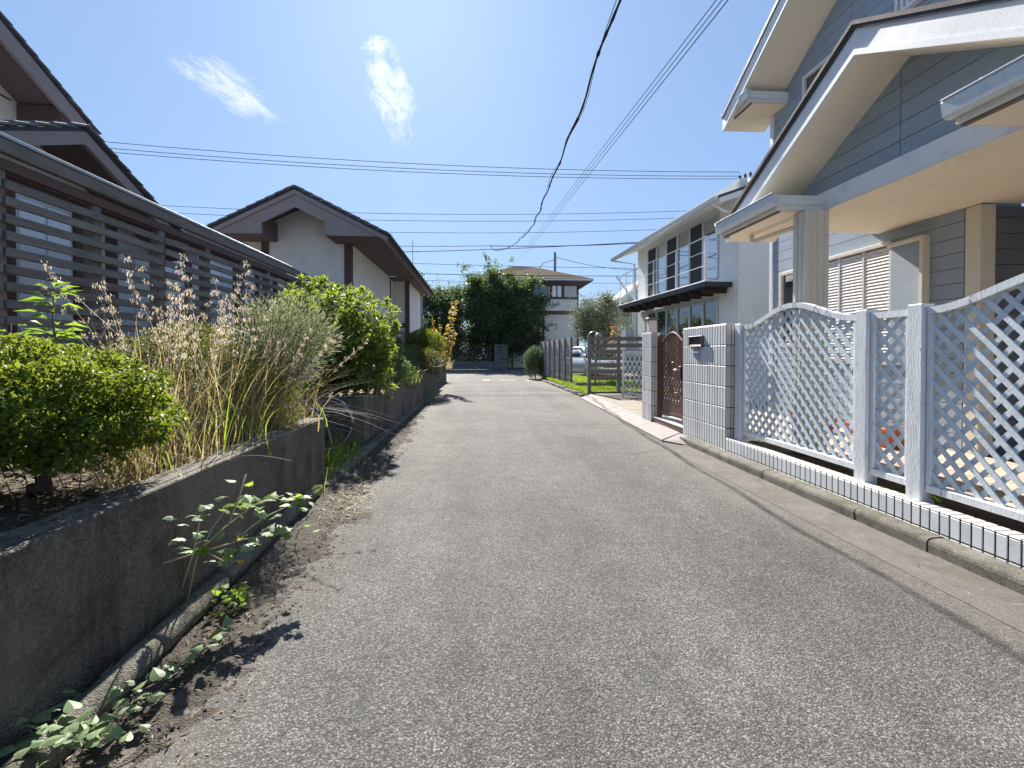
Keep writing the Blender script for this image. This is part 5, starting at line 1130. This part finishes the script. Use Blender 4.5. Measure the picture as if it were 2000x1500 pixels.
def wire(name, pts_, r, label, group, mt='wire', sag=0.0, n=24):
    P = []
    for i in range(len(pts_) - 1):
        a, b = Vector(pts_[i]), Vector(pts_[i + 1])
        for k in range(n if i < len(pts_) - 2 else n + 1):
            t = k / n; p = a.lerp(b, t); p.z -= sag * 4 * t * (1 - t); P.append(tuple(p))
    o = MB().tube(P, r, 6).build(name, mt, None, True); return tag(o, label, 'wire', group)
G1 = 'power lines over the cross street'
wire('power_line', [(-40, 31, 15.3), (16.75, 31, 12.86)], .017, 'topmost of the three thin power lines crossing the sky', G1, sag=.95)
wire('power_line', [(-40, 31, 14.9), (16.75, 31, 12.60)], .017, 'middle of the three thin power lines crossing the sky', G1, sag=.95)
wire('power_line', [(-40, 31, 14.65), (16.75, 31, 12.42)], .017, 'lowest of the three thin power lines crossing the sky', G1, sag=.95)
low = [((-30, 28, 9.9), (14, 28, 9.55), .012, .75, 'upper lower-bundle wire passing just over the brown gable'), ((-30, 28, 9.55), (14, 28, 9.15), .012, .75, 'second wire below it over the brown gable'),
       ((-12, 27, 7.8), (13.5, 27, 8.3), .011, .3, 'thin wire behind the hanging loop, above the thick messenger'), ((.6, 27, 7.05), (15, 26, 7.75), .020, .25, 'thick messenger wire running right from the hanging cable end'),
       ((-14, 27, 7.2), (.6, 27, 7.05), .014, .15, 'wire running left from the hanging cable end'), ((-12, 27, 6.45), (14, 26, 7.6), .016, .25, 'slanting wire that rises to the right under the messenger'),
       ((-14, 30, 6.9), (16, 30, 6.5), .012, .2, 'faint wire level with the tree top'), ((-14, 33, 6.7), (18, 33, 6.6), .020, .25, 'dark wire crossing in front of the brown hip roof'), ((-14, 33, 6.25), (18, 33, 6.05), .012, .2, 'lowest faint wire by the brown hip roof')]
for a, b, r, sg, lab in low: wire('telephone_line', [a, b], r, lab, 'lower wires over the cross street', sag=sg)
wire('telephone_line', [(7.1, 46, 10.2), (24, 40, 10.2)], .02, 'sagging wire from the pole behind the hip roof to the right', 'lower wires over the cross street', sag=1.6)
dg = [((1.9, 3.5, 4.02), (2.05, 44, 8.9), 'left'), ((1.98, 3.5, 4.05), (2.3, 44, 8.9), 'middle'), ((2.08, 3.5, 4.02), (2.6, 44, 8.9), 'right')]
for k, (a, b, nm) in enumerate(dg):
    A = Vector((1.42 + .035 * k, 3.1, 3.55 - .02 * k)); 
    # straight sight lines down the lane: from a pole behind the camera to the far pole
    far = Vector((3.5 + .22 * k, 45.0, 9.8)); near = Vector((2.44 + .06 * k, 5.0, 4.885))
    d = (near - far).normalized(); st_ = near + d * 6
    wire('lane_wire', [tuple(far), tuple(st_)], .0045 if k != 2 else .0055, nm + ' one of the three wires running down the lane', 'wires down the lane', sag=.0)
# thick hanging cable with lashings
cpts = [(.62, 27.0, 7.05), (.75, 26.4, 6.75), (1.05, 25.2, 6.45), (1.4, 24.2, 6.33), (1.75, 23.0, 6.38), (1.85, 21.0, 6.15), (1.75, 18.0, 5.6), (1.63, 15.0, 5.12), (1.52, 12.0, 4.82), (1.45, 10.0, 4.68), (1.40, 8.2, 4.57), (1.36, 6.0, 4.57), (1.37, 4.8, 4.69), (1.42, 3.0, 5.0), (1.5, .0, 5.6), (1.6, -4, 6.8)]
P = []
for i in range(len(cpts) - 1):
    p0, p1, p2, p3 = [Vector(cpts[max(0, min(len(cpts) - 1, i + k))]) for k in (-1, 0, 1, 2)]
    for k in range(16):
        t = k / 16; q = .5 * ((2 * p1) + (p2 - p0) * t + (2 * p0 - 5 * p1 + 4 * p2 - p3) * t * t + (3 * p1 - p0 - 3 * p2 + p3) * t ** 3)
        am = .018; P.append((q.x + am * math.sin(q.y * 3.1) + .012 * fbm(q.y, 1, .9), q.y, q.z + am * math.cos(q.y * 2.3)))
hc = thing('hanging_cable', 'thick dark wavy cable hanging over the lane', 'cable', (1.45, 10, 0))
MB().tube(P, [.012 + .003 * (1 + math.sin(i * 1.7)) * (.5 + .5 * math.sin(i * .31)) for i in range(len(P))], 7).build('cable_body', 'cable', hc, True)
for i in range(12, len(P) - 10, 13): MB().tube([P[i], P[i + 1]], .020, 7).build('lashing', 'cable', hc)
MB().tube([(p[0] + .035 * math.sin(i * .12), p[1], p[2] + .02) for i, p in enumerate(P)], .004, 5).build('thin_lead', 'wire', hc)
# ------------------------------------------------------------------ plants
def lobes(n, base, r, spread, seed): 
    rg = np.random.default_rng(seed); d = unit(rg.normal(size=(n, 3))); c = np.array(base) + d * np.array(spread) * rg.random((n, 1)) ** .45
    return c, r * (.6 + .7 * rg.random(n))
def up_bias(d, k): e = d.copy(); e[:, 2] += k; return unit(e)
# round clipped bush near the camera
b1 = thing('clipped_bush', 'rounded clipped bush with yellow green top beside the near wall', 'bush', (-1.88, 2.2, .6))
m = MB(); base = (-1.86, 2.2, .56)
branchy(m, base, (-1.88, 2.24, .80), .034, .028)
for tx, ty, tz in ((-2.25, 2.25, .92), (-1.62, 2.35, .92), (-1.95, 2.0, .95), (-1.75, 2.55, .95), (-2.1, 2.5, .98), (-1.55, 2.1, .88)):
    branchy(m, (-1.88, 2.24, .78), (tx, ty, tz), .022, .008, 5, .05)
m.build('trunk', 'bark', b1, True)
c, rr = (-2.06, 2.34, .985), (.60, .52, .32)
p, nn = ell_points(22000, c, rr, .32, .13, -.55, 3.0, 3.2)
d = up_bias(nn * .7 + rand_dirs(len(p)) * .9, .15)
leaves('crown', p, d, up_bias(rand_dirs(len(p)) * .7 + nn * .6, .7), .029, .016, 'leaf_box', b1)
p, nn = ell_points(5000, c, (.48, .42, .2), .8, .1, None, 5)
leaves('inner_leaves', p, rand_dirs(len(p)), rand_dirs(len(p)), .034, .019, 'leaf_box', b1)

# leafy weed sapling behind it
def weed(label, base, top, n, L, mt, group=None, name='leafy_weed', wd=.42):
    t = thing(name, label, 'weed', base, 0, group); m = MB(); P = branchy(m, base, top, .007, .003, 6, .02); m.build('stem', 'twig', t, True)
    k = RNG.random(n) ** .7; a, b = np.array(base), np.array(top); p = a + (b - a) * (.25 + .75 * k)[:, None] + RNG.normal(size=(n, 3)) * .01
    an = RNG.random(n) * 6.283; d = np.stack([np.cos(an), np.sin(an), .15 + .5 * RNG.random(n) - .2], 1)
    p = p + d * .03
    leaves('foliage', p, d, up_bias(rand_dirs(n) * .4, 1), L, L * wd, mt, t); return t
weed('bright green leafy weed standing behind the clipped bush', (-2.38, 2.95, .6), (-2.37, 2.95, 1.63), 100, .10, 'leaf_bright')
weed('shorter bright weed at the left edge behind the clipped bush', (-2.60, 2.9, .6), (-2.60, 2.95, 1.42), 34, .09, 'leaf_bright')
weed('pale leafed weed seen through the slatted fence', (-3.75, 3.85, .6), (-3.72, 3.85, 1.95), 40, .09, 'grass_dry')

# tall dry grass clump
gc = thing('pampas_clump', 'tall clump of dry golden grass with feathery plumes', 'grass', (-1.95, 3.4, .6))
def ribbon_grass(n, base_c, base_r, hmin, hmax, lean, bias, wd, seed, segs=6, plume=False, droop=.35):
    rg = np.random.default_rng(seed); V = []; F = []; PP = []; PD = []; o = 0
    for i in range(n):
        bx = base_c[0] + rg.normal() * base_r[0]; by = base_c[1] + rg.normal() * base_r[1]; h = rg.uniform(hmin, hmax)
        an = rg.random() * 6.283; ln = lean * rg.random() * h; dx, dy = math.cos(an) * ln + bias[0] * h * rg.random(), math.sin(an) * ln + bias[1] * h * rg.random()
        wv = rg.normal(); ph = rg.random() * 6; s = np.array([-math.sin(an), math.cos(an), 0]) * wd * rg.uniform(.6, 1.3) * .5
        for k in range(segs + 1):
            t = k / segs; z = base_c[2] + h * (t - droop * (dx * dx + dy * dy) / (h * h) * t * t * 1.6)
            c_ = np.array([bx + dx * t ** 1.7 + wv * h * .05 * math.sin(t * 3.1 + ph), by + dy * t ** 1.7 + wv * h * .05 * math.cos(t * 2.7 + ph), z]); w_ = s * (1 - t * .85)
            V += [c_ - w_, c_ + w_]
            if plume and t > .6: PP.append(c_); PD.append((dx, dy, h))
        for k in range(segs): F.append((o + 2 * k, o + 2 * k + 1, o + 2 * k + 3, o + 2 * k + 2))
        o += 2 * (segs + 1)
    return np.array(V), np.array(F), np.array(PP), np.array(PD)
for (bc, br, n, h0, h1_, le, bi, sd) in (((-1.98, 3.35, .58), (.18, .28), 210, .35, 1.00, .9, (.10, 0), 1), ((-1.86, 3.95, .58), (.16, .27), 170, .3, .85, 1.1, (.25, .05), 2), ((-1.68, 4.30, .60), (.12, .18), 130, .35, .80, .8, (.95, -.05), 3), ((-1.80, 2.95, .58), (.14, .28), 330, .10, .36, 1.2, (.15, -.1), 4)):
    V, F, _, _ = ribbon_grass(n, bc, br, h0, h1_, le, bi, .009, sd); np_obj('grass_blades', V, F, 'grass_dry', gc, False, 'stuff')
V, F, _, _ = ribbon_grass(150, (-1.85, 3.6, .58), (.22, .5), .2, .60, .8, (.15, 0), .010, 9); np_obj('green_blades', V, F, 'grass_green', gc, False, 'stuff')
def plumes(n, bc, br, h0, h1_, le, bi, sd, nm='plume_stalks'):
    V, F, PP, PD = ribbon_grass(n, bc, br, h0, h1_, le, bi, .006, sd, 14, True, .25); np_obj(nm, V, F, 'grass_dry', gc, False, 'stuff')
    k = 22; P = np.repeat(PP, k, 0) + RNG.normal(size=(len(PP) * k, 3)) * .011; D = np.repeat(unit(PD), k, 0) * 1.3 + rand_dirs(len(P)) * .6
    leaves('plumes', P, D, rand_dirs(len(P)), .017, .0042, 'plume', gc, 'stuff', .1, .5)
plumes(20, (-1.92, 3.4, .58), (.14, .22), .9, 1.30, .28, (.02, 0), 21)
plumes(7, (-2.15, 3.3, .58), (.04, .1), 1.1, 1.25, .15, (-.28, .1), 22)
plumes(12, (-1.70, 4.25, .6), (.10, .16), .65, .90, .35, (1.15, -.1), 23)
plumes(8, (-1.85, 3.9, .58), (.12, .22), .8, 1.15, .35, (.12, 0), 24)

def dense_shrub(name, label, c, r, n, L, W, mt, trunk_z, cut=-.7, shell=.4, rough=.14, seed=1.0, freq=3., outward=.8, group=None, stems=4, inner=None, kind='bush'):
    t = thing(name, label, kind, (c[0], c[1], trunk_z), 0, group); m = MB()
    for i in range(stems):
        a = i * 6.283 / stems + seed; branchy(m, (c[0] + .05 * math.cos(a), c[1] + .05 * math.sin(a), trunk_z - .05), (c[0] + r[0] * .5 * math.cos(a), c[1] + r[1] * .5 * math.sin(a), c[2] + r[2] * .2), .02, .007, 5, .06)
    m.build('stems', 'bark', t, True)
    p, nn = ell_points(n, c, r, shell, rough, cut, seed, freq)
    leaves('crown', p, up_bias(nn * outward + rand_dirs(len(p)) * .8, .25), up_bias(rand_dirs(len(p)) * .6 + nn * .5, .8), L, W, mt, t)
    p, nn = ell_points(int(n * .3), c, tuple(x * .72 for x in r), .7, .1, None, seed + 3)
    leaves('inner_leaves', p, rand_dirs(len(p)), rand_dirs(len(p)), L, W, mt, t)
    return t
dense_shrub('small_leaf_shrub', 'low small leafed shrub behind the dry grass clump', (-2.35, 4.15, 1.06), (.62, .5, .42), 15000, .022, .011, 'leaf_small', .6, -.8, .35, .14, 2.2)
dense_shrub('small_leaf_shrub', 'yellow green edged shrub leaning out over the bicycle gap', (-1.95, 4.6, .86), (.32, .30, .30), 6500, .020, .011, 'leaf_box', .6, -.8, .35, .16, 7.1)
# feathery grey-green bush: fine drooping sprays
ft_ = thing('feathery_bush', 'feathery grey green bush with drooping sprays beside the slatted fence', 'bush', (-1.95, 4.72, .6)); m = MB(); V = []
for i in range(60):
    a = random.random() * 6.283; rr_ = random.uniform(.15, .52); b = (-1.97, 4.72, .6); tp = (b[0] + .13 + rr_ * 1.05 * math.cos(a), b[1] + rr_ * .7 * math.sin(a), 1.70 - rr_ * rr_ * 1.1 + random.uniform(-.1, .08))
    branchy(m, b, tp, .006, .0015, 5, .05)
    for k in range(150):
        t = random.uniform(.55, 1.05); q = np.array(b) + (np.array(tp) - np.array(b)) * t; V.append(q + RNG.normal(size=3) * np.array([.05, .05, .035]))
m.build('stems', 'twig', ft_, True); V = np.array(V); D = V - np.array([-1.9, 4.7, 1.1]); D = unit(D) + rand_dirs(len(V)) * .55; D[:, 2] -= .1
leaves('sprays', V, D, rand_dirs(len(V)), .05, .0065, 'leaf_feather', ft_, None, .1, .5)

# big evergreen with whorled leaves
pt = thing('evergreen_shrub', 'large evergreen shrub with bright whorled leaves before the brown gabled house', 'shrub', (-2.35, 7.6, .6)); m = MB()
tips = []
for i in range(9):
    a = i * .7; e = (-2.3 + .55 * math.cos(a), 7.6 + .5 * math.sin(a), 1.5 + .25 * random.random()); branchy(m, (-2.35, 7.6, .55), e, .035, .012, 6, .1)
m.build('stems', 'bark', pt, True)
p, nn = ell_points(720, (-2.22, 7.55, 1.40), (.98, .75, .92), .45, .16, -.85, 4.4, 2.6)
k = 20; P = np.repeat(p, k, 0) + RNG.normal(size=(len(p) * k, 3)) * .012; ax_ = np.repeat(up_bias(nn * .8, .6), k, 0)
D = unit(ax_ * .55 + rand_dirs(len(P)) * .85); leaves('crown', P, D, up_bias(ax_ * .6 + rand_dirs(len(P)) * .3, .3), .095, .027, 'leaf_pitt', pt)
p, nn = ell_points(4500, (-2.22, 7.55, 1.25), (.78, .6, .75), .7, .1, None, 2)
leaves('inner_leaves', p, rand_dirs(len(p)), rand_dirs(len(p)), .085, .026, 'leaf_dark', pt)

# plants along the far bed
weed('yellow leaved seedling in front of the grey wall panel', (-1.72, 9.0, .62), (-1.60, 9.0, 1.48), 60, .075, 'leaf_yellow', None, 'yellow_seedling', .6)
dense_shrub('dark_shrub', 'dark low evergreen shrub behind the second retaining wall', (-2.0, 9.6, .98), (.62, .9, .50), 9000, .04, .016, 'leaf_dark', .6, -.8, .4, .2, 8.)
dense_shrub('dark_shrub', 'dark shrub beyond it near the meter boxes', (-2.15, 12.4, 1.0), (.62, 1.2, .52), 8000, .045, .018, 'leaf_dark', .6, -.8, .4, .2, 9.)
dense_shrub('topiary_ball', 'round topiary ball with yellow green crown near the junction', (-1.62, 15.2, 1.52), (.58, .52, .45), 8000, .045, .022, 'leaf_box', .72, -.95, .35, .1, 3.)
dense_shrub('arching_shrub', 'arching olive green shrub under the topiary ball', (-1.62, 13.9, .98), (.62, .7, .42), 7000, .05, .016, 'leaf_small', .7, -.8, .45, .2, 5.)
weed('tall yellowing sapling beside the topiary ball', (-1.25, 16.6, .72), (-.78, 16.6, 2.95), 150, .12, 'leaf_yellow', None, 'yellow_sapling', .45)
for (x, y_, zt, n_, lab) in ((-1.12, 16.2, 2.0, 150, 'bushy yellow brown shoots right of the topiary ball'), (-1.55, 16.8, 2.25, 130, 'yellow shoots rising behind the topiary ball')):
    t = thing('yellow_shoots', lab, 'shrub', (x, y_, .7)); m = MB(); Q = []
    for i in range(9):
        tp = (x + random.uniform(-.38, .38), y_ + random.uniform(-.3, .3), zt + random.uniform(-.6, .15)); branchy(m, (x, y_, .65), tp, .012, .003, 5, .06)
        for k in range(n_ // 3): s = random.uniform(.3, 1); Q.append([x + (tp[0] - x) * s, y_ + (tp[1] - y_) * s, .65 + (tp[2] - .65) * s])
    m.build('stems', 'twig', t, True); Q = np.array(Q); leaves('foliage', Q, up_bias(rand_dirs(len(Q)), -.1), up_bias(rand_dirs(len(Q)) * .4, 1), .095, .045, 'leaf_yellow', t)
# straggling weeds hanging over the second wall and in the gap
for i, (x, y_, z, n_, L, mt_, lab) in enumerate(((-1.62, 8.0, .64, 240, .42, 'grass_dry', 'dry straggling grass on the second retaining wall'), (-1.55, 10.4, .64, 260, .40, 'grass_green', 'green grassy weeds over the middle of the second wall'), (-1.36, 13.3, .02, 200, .40, 'leaf_vine', 'pale leafy weeds at the end of the second wall'), (-1.60, 5.5, .03, 260, .36, 'grass_green', 'grassy weeds at the foot of the bicycle gap'), (-1.40, 21.5, .6, 200, .5, 'grass_dry', 'dry weeds at the corner by the junction'))):
    t = thing('grass_tuft', lab, 'grass', (x, y_, z)); V, F, _, _ = ribbon_grass(n_, (x, y_, z - .02), (.12, .45), L * .4, L * 1.2, .9, (.25, 0), .010, 40 + i); np_obj('grass_blades', V, F, mt_, t, False, 'stuff')

# ---- pieces with leaves one can tell apart
def leaf_mesh(name, outline, mt, curl=.12):
    """flat outline (x along the leaf) with a raised midrib and drooping edges"""
    n = len(outline); v = [(0, 0, 0)]; v = [(x, y_, -curl * (abs(y_) * 1.6 + x * x * .4)) for x, y_ in outline]; cx = sum(p[0] for p in outline) / n
    v.append((cx, 0, .02)); me = bpy.data.meshes.new(name); me.from_pydata(v, [], [(i, (i + 1) % n, n) for i in range(n)]); me.materials.append(MATS[mt]); me.update(); return me
heart = [(0, 0), (-.10, .16), (-.04, .34), (.16, .43), (.42, .38), (.72, .20), (1.0, 0), (.72, -.20), (.42, -.38), (.16, -.43), (-.04, -.34), (-.10, -.16)]
lobed = [(0, 0), (-.12, .22), (.02, .26), (-.02, .52), (.16, .40), (.30, .62), (.42, .36), (.62, .44), (.66, .22), (1.0, 0), (.66, -.22), (.62, -.44), (.42, -.36), (.30, -.62), (.16, -.40), (-.02, -.52), (.02, -.26), (-.12, -.22)]
hv, hy = leaf_mesh('vine_leaf', heart, 'leaf_vine'), leaf_mesh('vine_leaf', heart, 'leaf_yellow')
lv_, la_, lg_ = leaf_mesh('lobed_leaf', lobed, 'leaf_vine', .18), leaf_mesh('lobed_leaf', lobed, 'leaf_amber', .25), leaf_mesh('lobed_leaf', lobed, 'leaf_bright', .25)
def strew(parent, name, mes, pts_, size, tilt=.5):
    for q in pts_:
        s = size * random.uniform(.65, 1.25); piece(name, random.choice(mes), parent, q, (random.gauss(0, tilt * .6), random.gauss(-.1, tilt * .6), random.random() * 6.283), (s, s, s))
vn = thing('ground_vine', 'creeping vine with pale heart shaped leaves along the near round edging', 'vine', (-1.22, 1.7, .03)); m = MB()
V1 = [(-1.36, 1.38, .10), (-1.27, 1.50, .13), (-1.20, 1.58, .06), (-1.16, 1.68, .07), (-1.18, 1.80, .08), (-1.13, 1.92, .06), (-1.12, 2.05, .05), (-1.10, 2.20, .05), (-1.06, 2.32, .04)]
V2 = [(-1.36, 1.62, .06), (-1.30, 1.60, .13), (-1.22, 1.55, .08), (-1.12, 1.62, .05), (-1.05, 1.68, .05)]
m.tube(V1, .0028, 5).tube(V2, .0026, 5).build('stem', 'twig', vn, True)
Q = []
for line, n_ in ((V1, 58), (V2, 24)):
    for i in range(n_):
        t = random.random() ** 1.15 * (len(line) - 1.001); j = int(t); a, b = Vector(line[j]), Vector(line[j + 1]); q = a.lerp(b, t - j); Q.append((q.x + random.gauss(0, .028), q.y + random.gauss(0, .03), q.z + random.uniform(.005, .05)))
strew(vn, 'vine_leaf', [hv] * 14 + [hy], Q, .044, .45)
v2_ = thing('ground_vine', 'vine leaves in the shade between the near wall and edging', 'vine', (-1.37, 1.7, .02)); MB().tube([(-1.385, 1.45, .05), (-1.375, 1.7, .06), (-1.38, 1.95, .05)], .0026, 5).build('stem', 'twig', v2_)
strew(v2_, 'vine_leaf', [hv], [(-1.37 + random.gauss(0, .012), random.choice((1.52, 1.62, 1.75, 1.92)) + random.gauss(0, .02), random.uniform(.06, .14)) for i in range(13)], .045, .6)
cl_ = thing('weed_clump', 'compact curly green weed by the round edging', 'weed', (-1.20, 2.50, .02))
m = MB()
for i in range(26):
    a = random.random() * 6.283; r_ = random.uniform(.03, .10); m.tube([(-1.20, 2.50, .01), (-1.20 + r_ * .5 * math.cos(a), 2.50 + r_ * .5 * math.sin(a), .05 + random.random() * .04), (-1.20 + r_ * math.cos(a), 2.50 + r_ * math.sin(a), .03 + random.random() * .06)], .002, 4)
m.build('stems', 'grass_green', cl_)
strew(cl_, 'weed_leaf', [leaf_mesh('weed_leaf', heart, 'leaf_bright'), leaf_mesh('weed_leaf', heart, 'leaf_dark')], [(-1.20 + random.gauss(0, .05), 2.50 + random.gauss(0, .06), random.uniform(.03, .12)) for i in range(46)], .036, .8)
# overhanging branch with lobed leaves
ob = thing('lobed_leaf_branch', 'overhanging branch with lobed green and yellow leaves at the wall foot', 'branch', (-1.36, 2.4, .0)); m = MB()
stems = [[(-1.39, 2.28, .33), (-1.28, 2.40, .335), (-1.15, 2.52, .34), (-1.02, 2.62, .33), (-.93, 2.70, .32)], [(-1.30, 2.38, .335), (-1.25, 2.52, .40), (-1.18, 2.68, .46), (-1.08, 2.82, .47)], [(-1.36, 2.38, .05), (-1.33, 2.42, .28), (-1.28, 2.48, .42), (-1.24, 2.55, .50)],
         [(-1.34, 2.33, .20), (-1.29, 2.33, .36), (-1.28, 2.36, .48), (-1.27, 2.38, .55)], [(-1.2, 2.5, .34), (-1.12, 2.66, .40), (-1.02, 2.80, .43), (-.96, 2.92, .44)], [(-1.22, 2.5, .42), (-1.20, 2.58, .55), (-1.19, 2.62, .64)], [(-1.28, 2.4, .335), (-1.2, 2.42, .27), (-1.12, 2.44, .27)]]
for s in stems: m.tube(s, [.0042 - .0022 * i / (len(s) - 1) for i in range(len(s))], 5)
m.build('stem', 'straw', ob, True)
Qg, Qa = [], []
for s, n_ in zip(stems, (18, 10, 7, 6, 21, 5, 6)):
    for i in range(n_):
        t = (.35 + .65 * random.random()) * (len(s) - 1.001); j = int(t); a, b = Vector(s[j]), Vector(s[j + 1]); q = a.lerp(b, t - j); q = (q.x + random.gauss(0, .035), q.y + random.gauss(0, .04), q.z + random.gauss(.01, .02))
        (Qa if (random.random() < .17 and q[2] < .42) else Qg).append(q)
strew(ob, 'lobed_leaf', [lv_, lv_, lv_, lg_], Qg, .062, .45); strew(ob, 'lobed_leaf', [la_], Qa, .055, .7)
# taller lobed-leaf stems left of it, casting the leaf shadows on the road
ob2 = thing('wall_seedling', 'thin stem with a few lobed leaves against the near wall', 'branch', (-1.38, 2.2, 0)); m = MB(); s = [(-1.385, 2.16, .02), (-1.37, 2.18, .25), (-1.33, 2.20, .42), (-1.29, 2.20, .55)]; m.tube(s, .003, 5).build('stem', 'twig', ob2)
strew(ob2, 'lobed_leaf', [lv_], [(-1.28 + random.gauss(0, .03), 2.2 + random.gauss(0, .035), random.uniform(.40, .58)) for i in range(7)], .055, .4)
# little yellow-green seedlings in the planter
for x, y_, n_, lab in ((3.075, 3.86, 12, 'yellow green seedling left of the first white fence post'), (3.09, 3.40, 8, 'tiny bright seedling between the two white fence posts'), (3.02, 3.08, 7, 'small pale seedling at the foot of the second white post')):
    t = thing('seedling', lab, 'weed', (x, y_, .24)); m = MB(); Q = []
    for i in range(n_): q = (x + random.gauss(0, .018), y_ + random.gauss(0, .03), .27 + random.random() * .05); Q.append(q); m.tube([(x, y_, .235), q], .0018, 4)
    m.build('stems', 'grass_green', t); strew(t, 'seedling_leaf', [leaf_mesh('seedling_leaf', heart, 'leaf_box')], Q, .05, .6)

# ---- trees
def tree(name, label, base, crown_c, crown_r, n_cl, cl_r, n_leaf, L, W, mt, trunk_r, seed, cat='tree', shell=.8, sq=.8, inner=True, group=None, tips=()):
    random.seed(seed); t = thing(name, label, cat, base, 0, group); cc, rr_ = lobes(n_cl, crown_c, cl_r, crown_r, seed); m = MB()
    for tx, tz in tips:          # shoots that stand clear of the crown
        for k in range(6):
            s_ = .55 + .45 * k / 5; cc = np.vstack([cc, [crown_c[0] + (tx - crown_c[0]) * s_, crown_c[1] + random.uniform(-.8, .8), crown_c[2] + (tz - crown_c[2]) * s_ + random.uniform(-.25, .25)]]); rr_ = np.append(rr_, cl_r * (.62 - .09 * k))
    fork = (base[0] + (crown_c[0] - base[0]) * .3, base[1], base[2] + (crown_c[2] - base[2]) * .45); branchy(m, (base[0], base[1], base[2] - .1), fork, trunk_r, trunk_r * .7, 6, .1)
    for c_ in cc[:26]: branchy(m, fork, tuple(c_), trunk_r * .4, trunk_r * .08, 6, .18)
    m.build('trunk', 'bark', t, True)
    p, d = clump_points(n_leaf, cc, rr_, sq, shell); leaves('crown', p, unit(d * .6 + rand_dirs(len(p))), up_bias(rand_dirs(len(p)) * .8, .6), L, W, mt, t)
    if inner:
        p, d = ell_points(int(n_leaf * .14), crown_c, tuple(x * .72 for x in crown_r), .9, .1, None, seed); leaves('inner_leaves', p, rand_dirs(len(p)), rand_dirs(len(p)), L * 1.2, W * 1.3, mt, t)
    return t
tree('broad_tree', 'broad dark leafy tree before the brown roofed far house', (1.6, 38.6, 0), (1.75, 38.6, 4.2), (3.7, 2.0, 3.6), 120, .80, 40000, .21, .10, 'leaf_dark', .16, 5, inner=True, tips=((.4, 9.3), (-1.6, 8.3), (2.6, 8.5), (5.0, 7.5), (6.3, 5.3), (5.9, 3.2), (-2.3, 6.3), (1.3, 8.4), (4.0, 7.4)))
tree('broad_tree', 'dark tree at the left behind the brown gabled house eave', (-3.6, 36.0 + 2.4, 0), (-3.3, 38.4, 3.5), (2.6, 1.6, 3.3), 50, .85, 22000, .19, .09, 'leaf_dark', .14, 15, tips=((-4.4, 7.4), (-3.0, 6.9), (-2.2, 6.0), (-5.0, 6.2)))
tree('silvery_tree', 'silvery grey green tree on the lawn beside the white house', (4.85, 20.2, .1), (4.95, 20.2, 2.55), (1.25, 1.0, 1.25), 44, .42, 20000, .085, .036, 'leaf_olive', .07, 25)
random.seed(77)
hg = thing('dark_hedge', 'dark overgrown hedge behind the boundary fence across the junction', 'hedge', (-3.5, 38.2, 0)); m = MB()
for i in range(9): branchy(m, (-8.5 + i * 1.15, 38.2, 0), (-8.4 + i * 1.15, 38.2, 1.6), .03, .01)
m.build('stems', 'bark', hg)
q = np.stack([RNG.uniform(-9.5, 2.2, 16000), RNG.normal(38.3, .35, 16000), np.abs(RNG.normal(0, 1.25, 16000)) * .9 + .1], 1); q[:, 2] = np.minimum(q[:, 2], 2.6 + .5 * np.sin(q[:, 0] * 2.1))
leaves('foliage', q, rand_dirs(len(q)), up_bias(rand_dirs(len(q)) * .7, .5), .17, .09, 'leaf_dark', hg)
tr_ = weed('orange brown leaved shrub behind the slatted screen', (4.55, 16.8, .1), (4.62, 16.8, 2.15), 240, .10, 'leaf_orange', None, 'orange_shrub', .5)
cn = thing('conifer_bush', 'spiky grey green bush at the junction end of the board fence', 'bush', (2.75, 24.0, .05)); V = []; D = []
m = MB(); m.tube([(2.75, 24.0, -.05), (2.75, 24.0, .9)], [.03, .01], 6).build('stem', 'bark', cn)
pq, dq_ = ell_points(6500, (2.75, 24.0, .72), (.52, .45, .75), .7, .15, -.9, 3); leaves('crown', pq, up_bias(dq_ * .6 + rand_dirs(len(pq)) * .3, .9), rand_dirs(len(pq)), .14, .018, 'leaf_conifer', cn)
# distant wood line either side of the junction so the horizon is closed
for k, (x, y_, rx, h_, lab) in enumerate(((-9.5, 40, 2.6, 4.8, 'dark garden tree far left across the junction'), (-15.5, 41, 3.0, 5.2, 'leftmost dark garden tree across the junction'), (16.5, 42, 3.0, 5.0, 'garden tree far right across the junction'))):
    tree('garden_tree', lab, (x, y_, 0), (x, y_, h_ * .55), (rx, 2.0, h_ * .42), 26, .9, 9000, .24, .12, 'leaf_dark', .15, 50 + k, group=None)
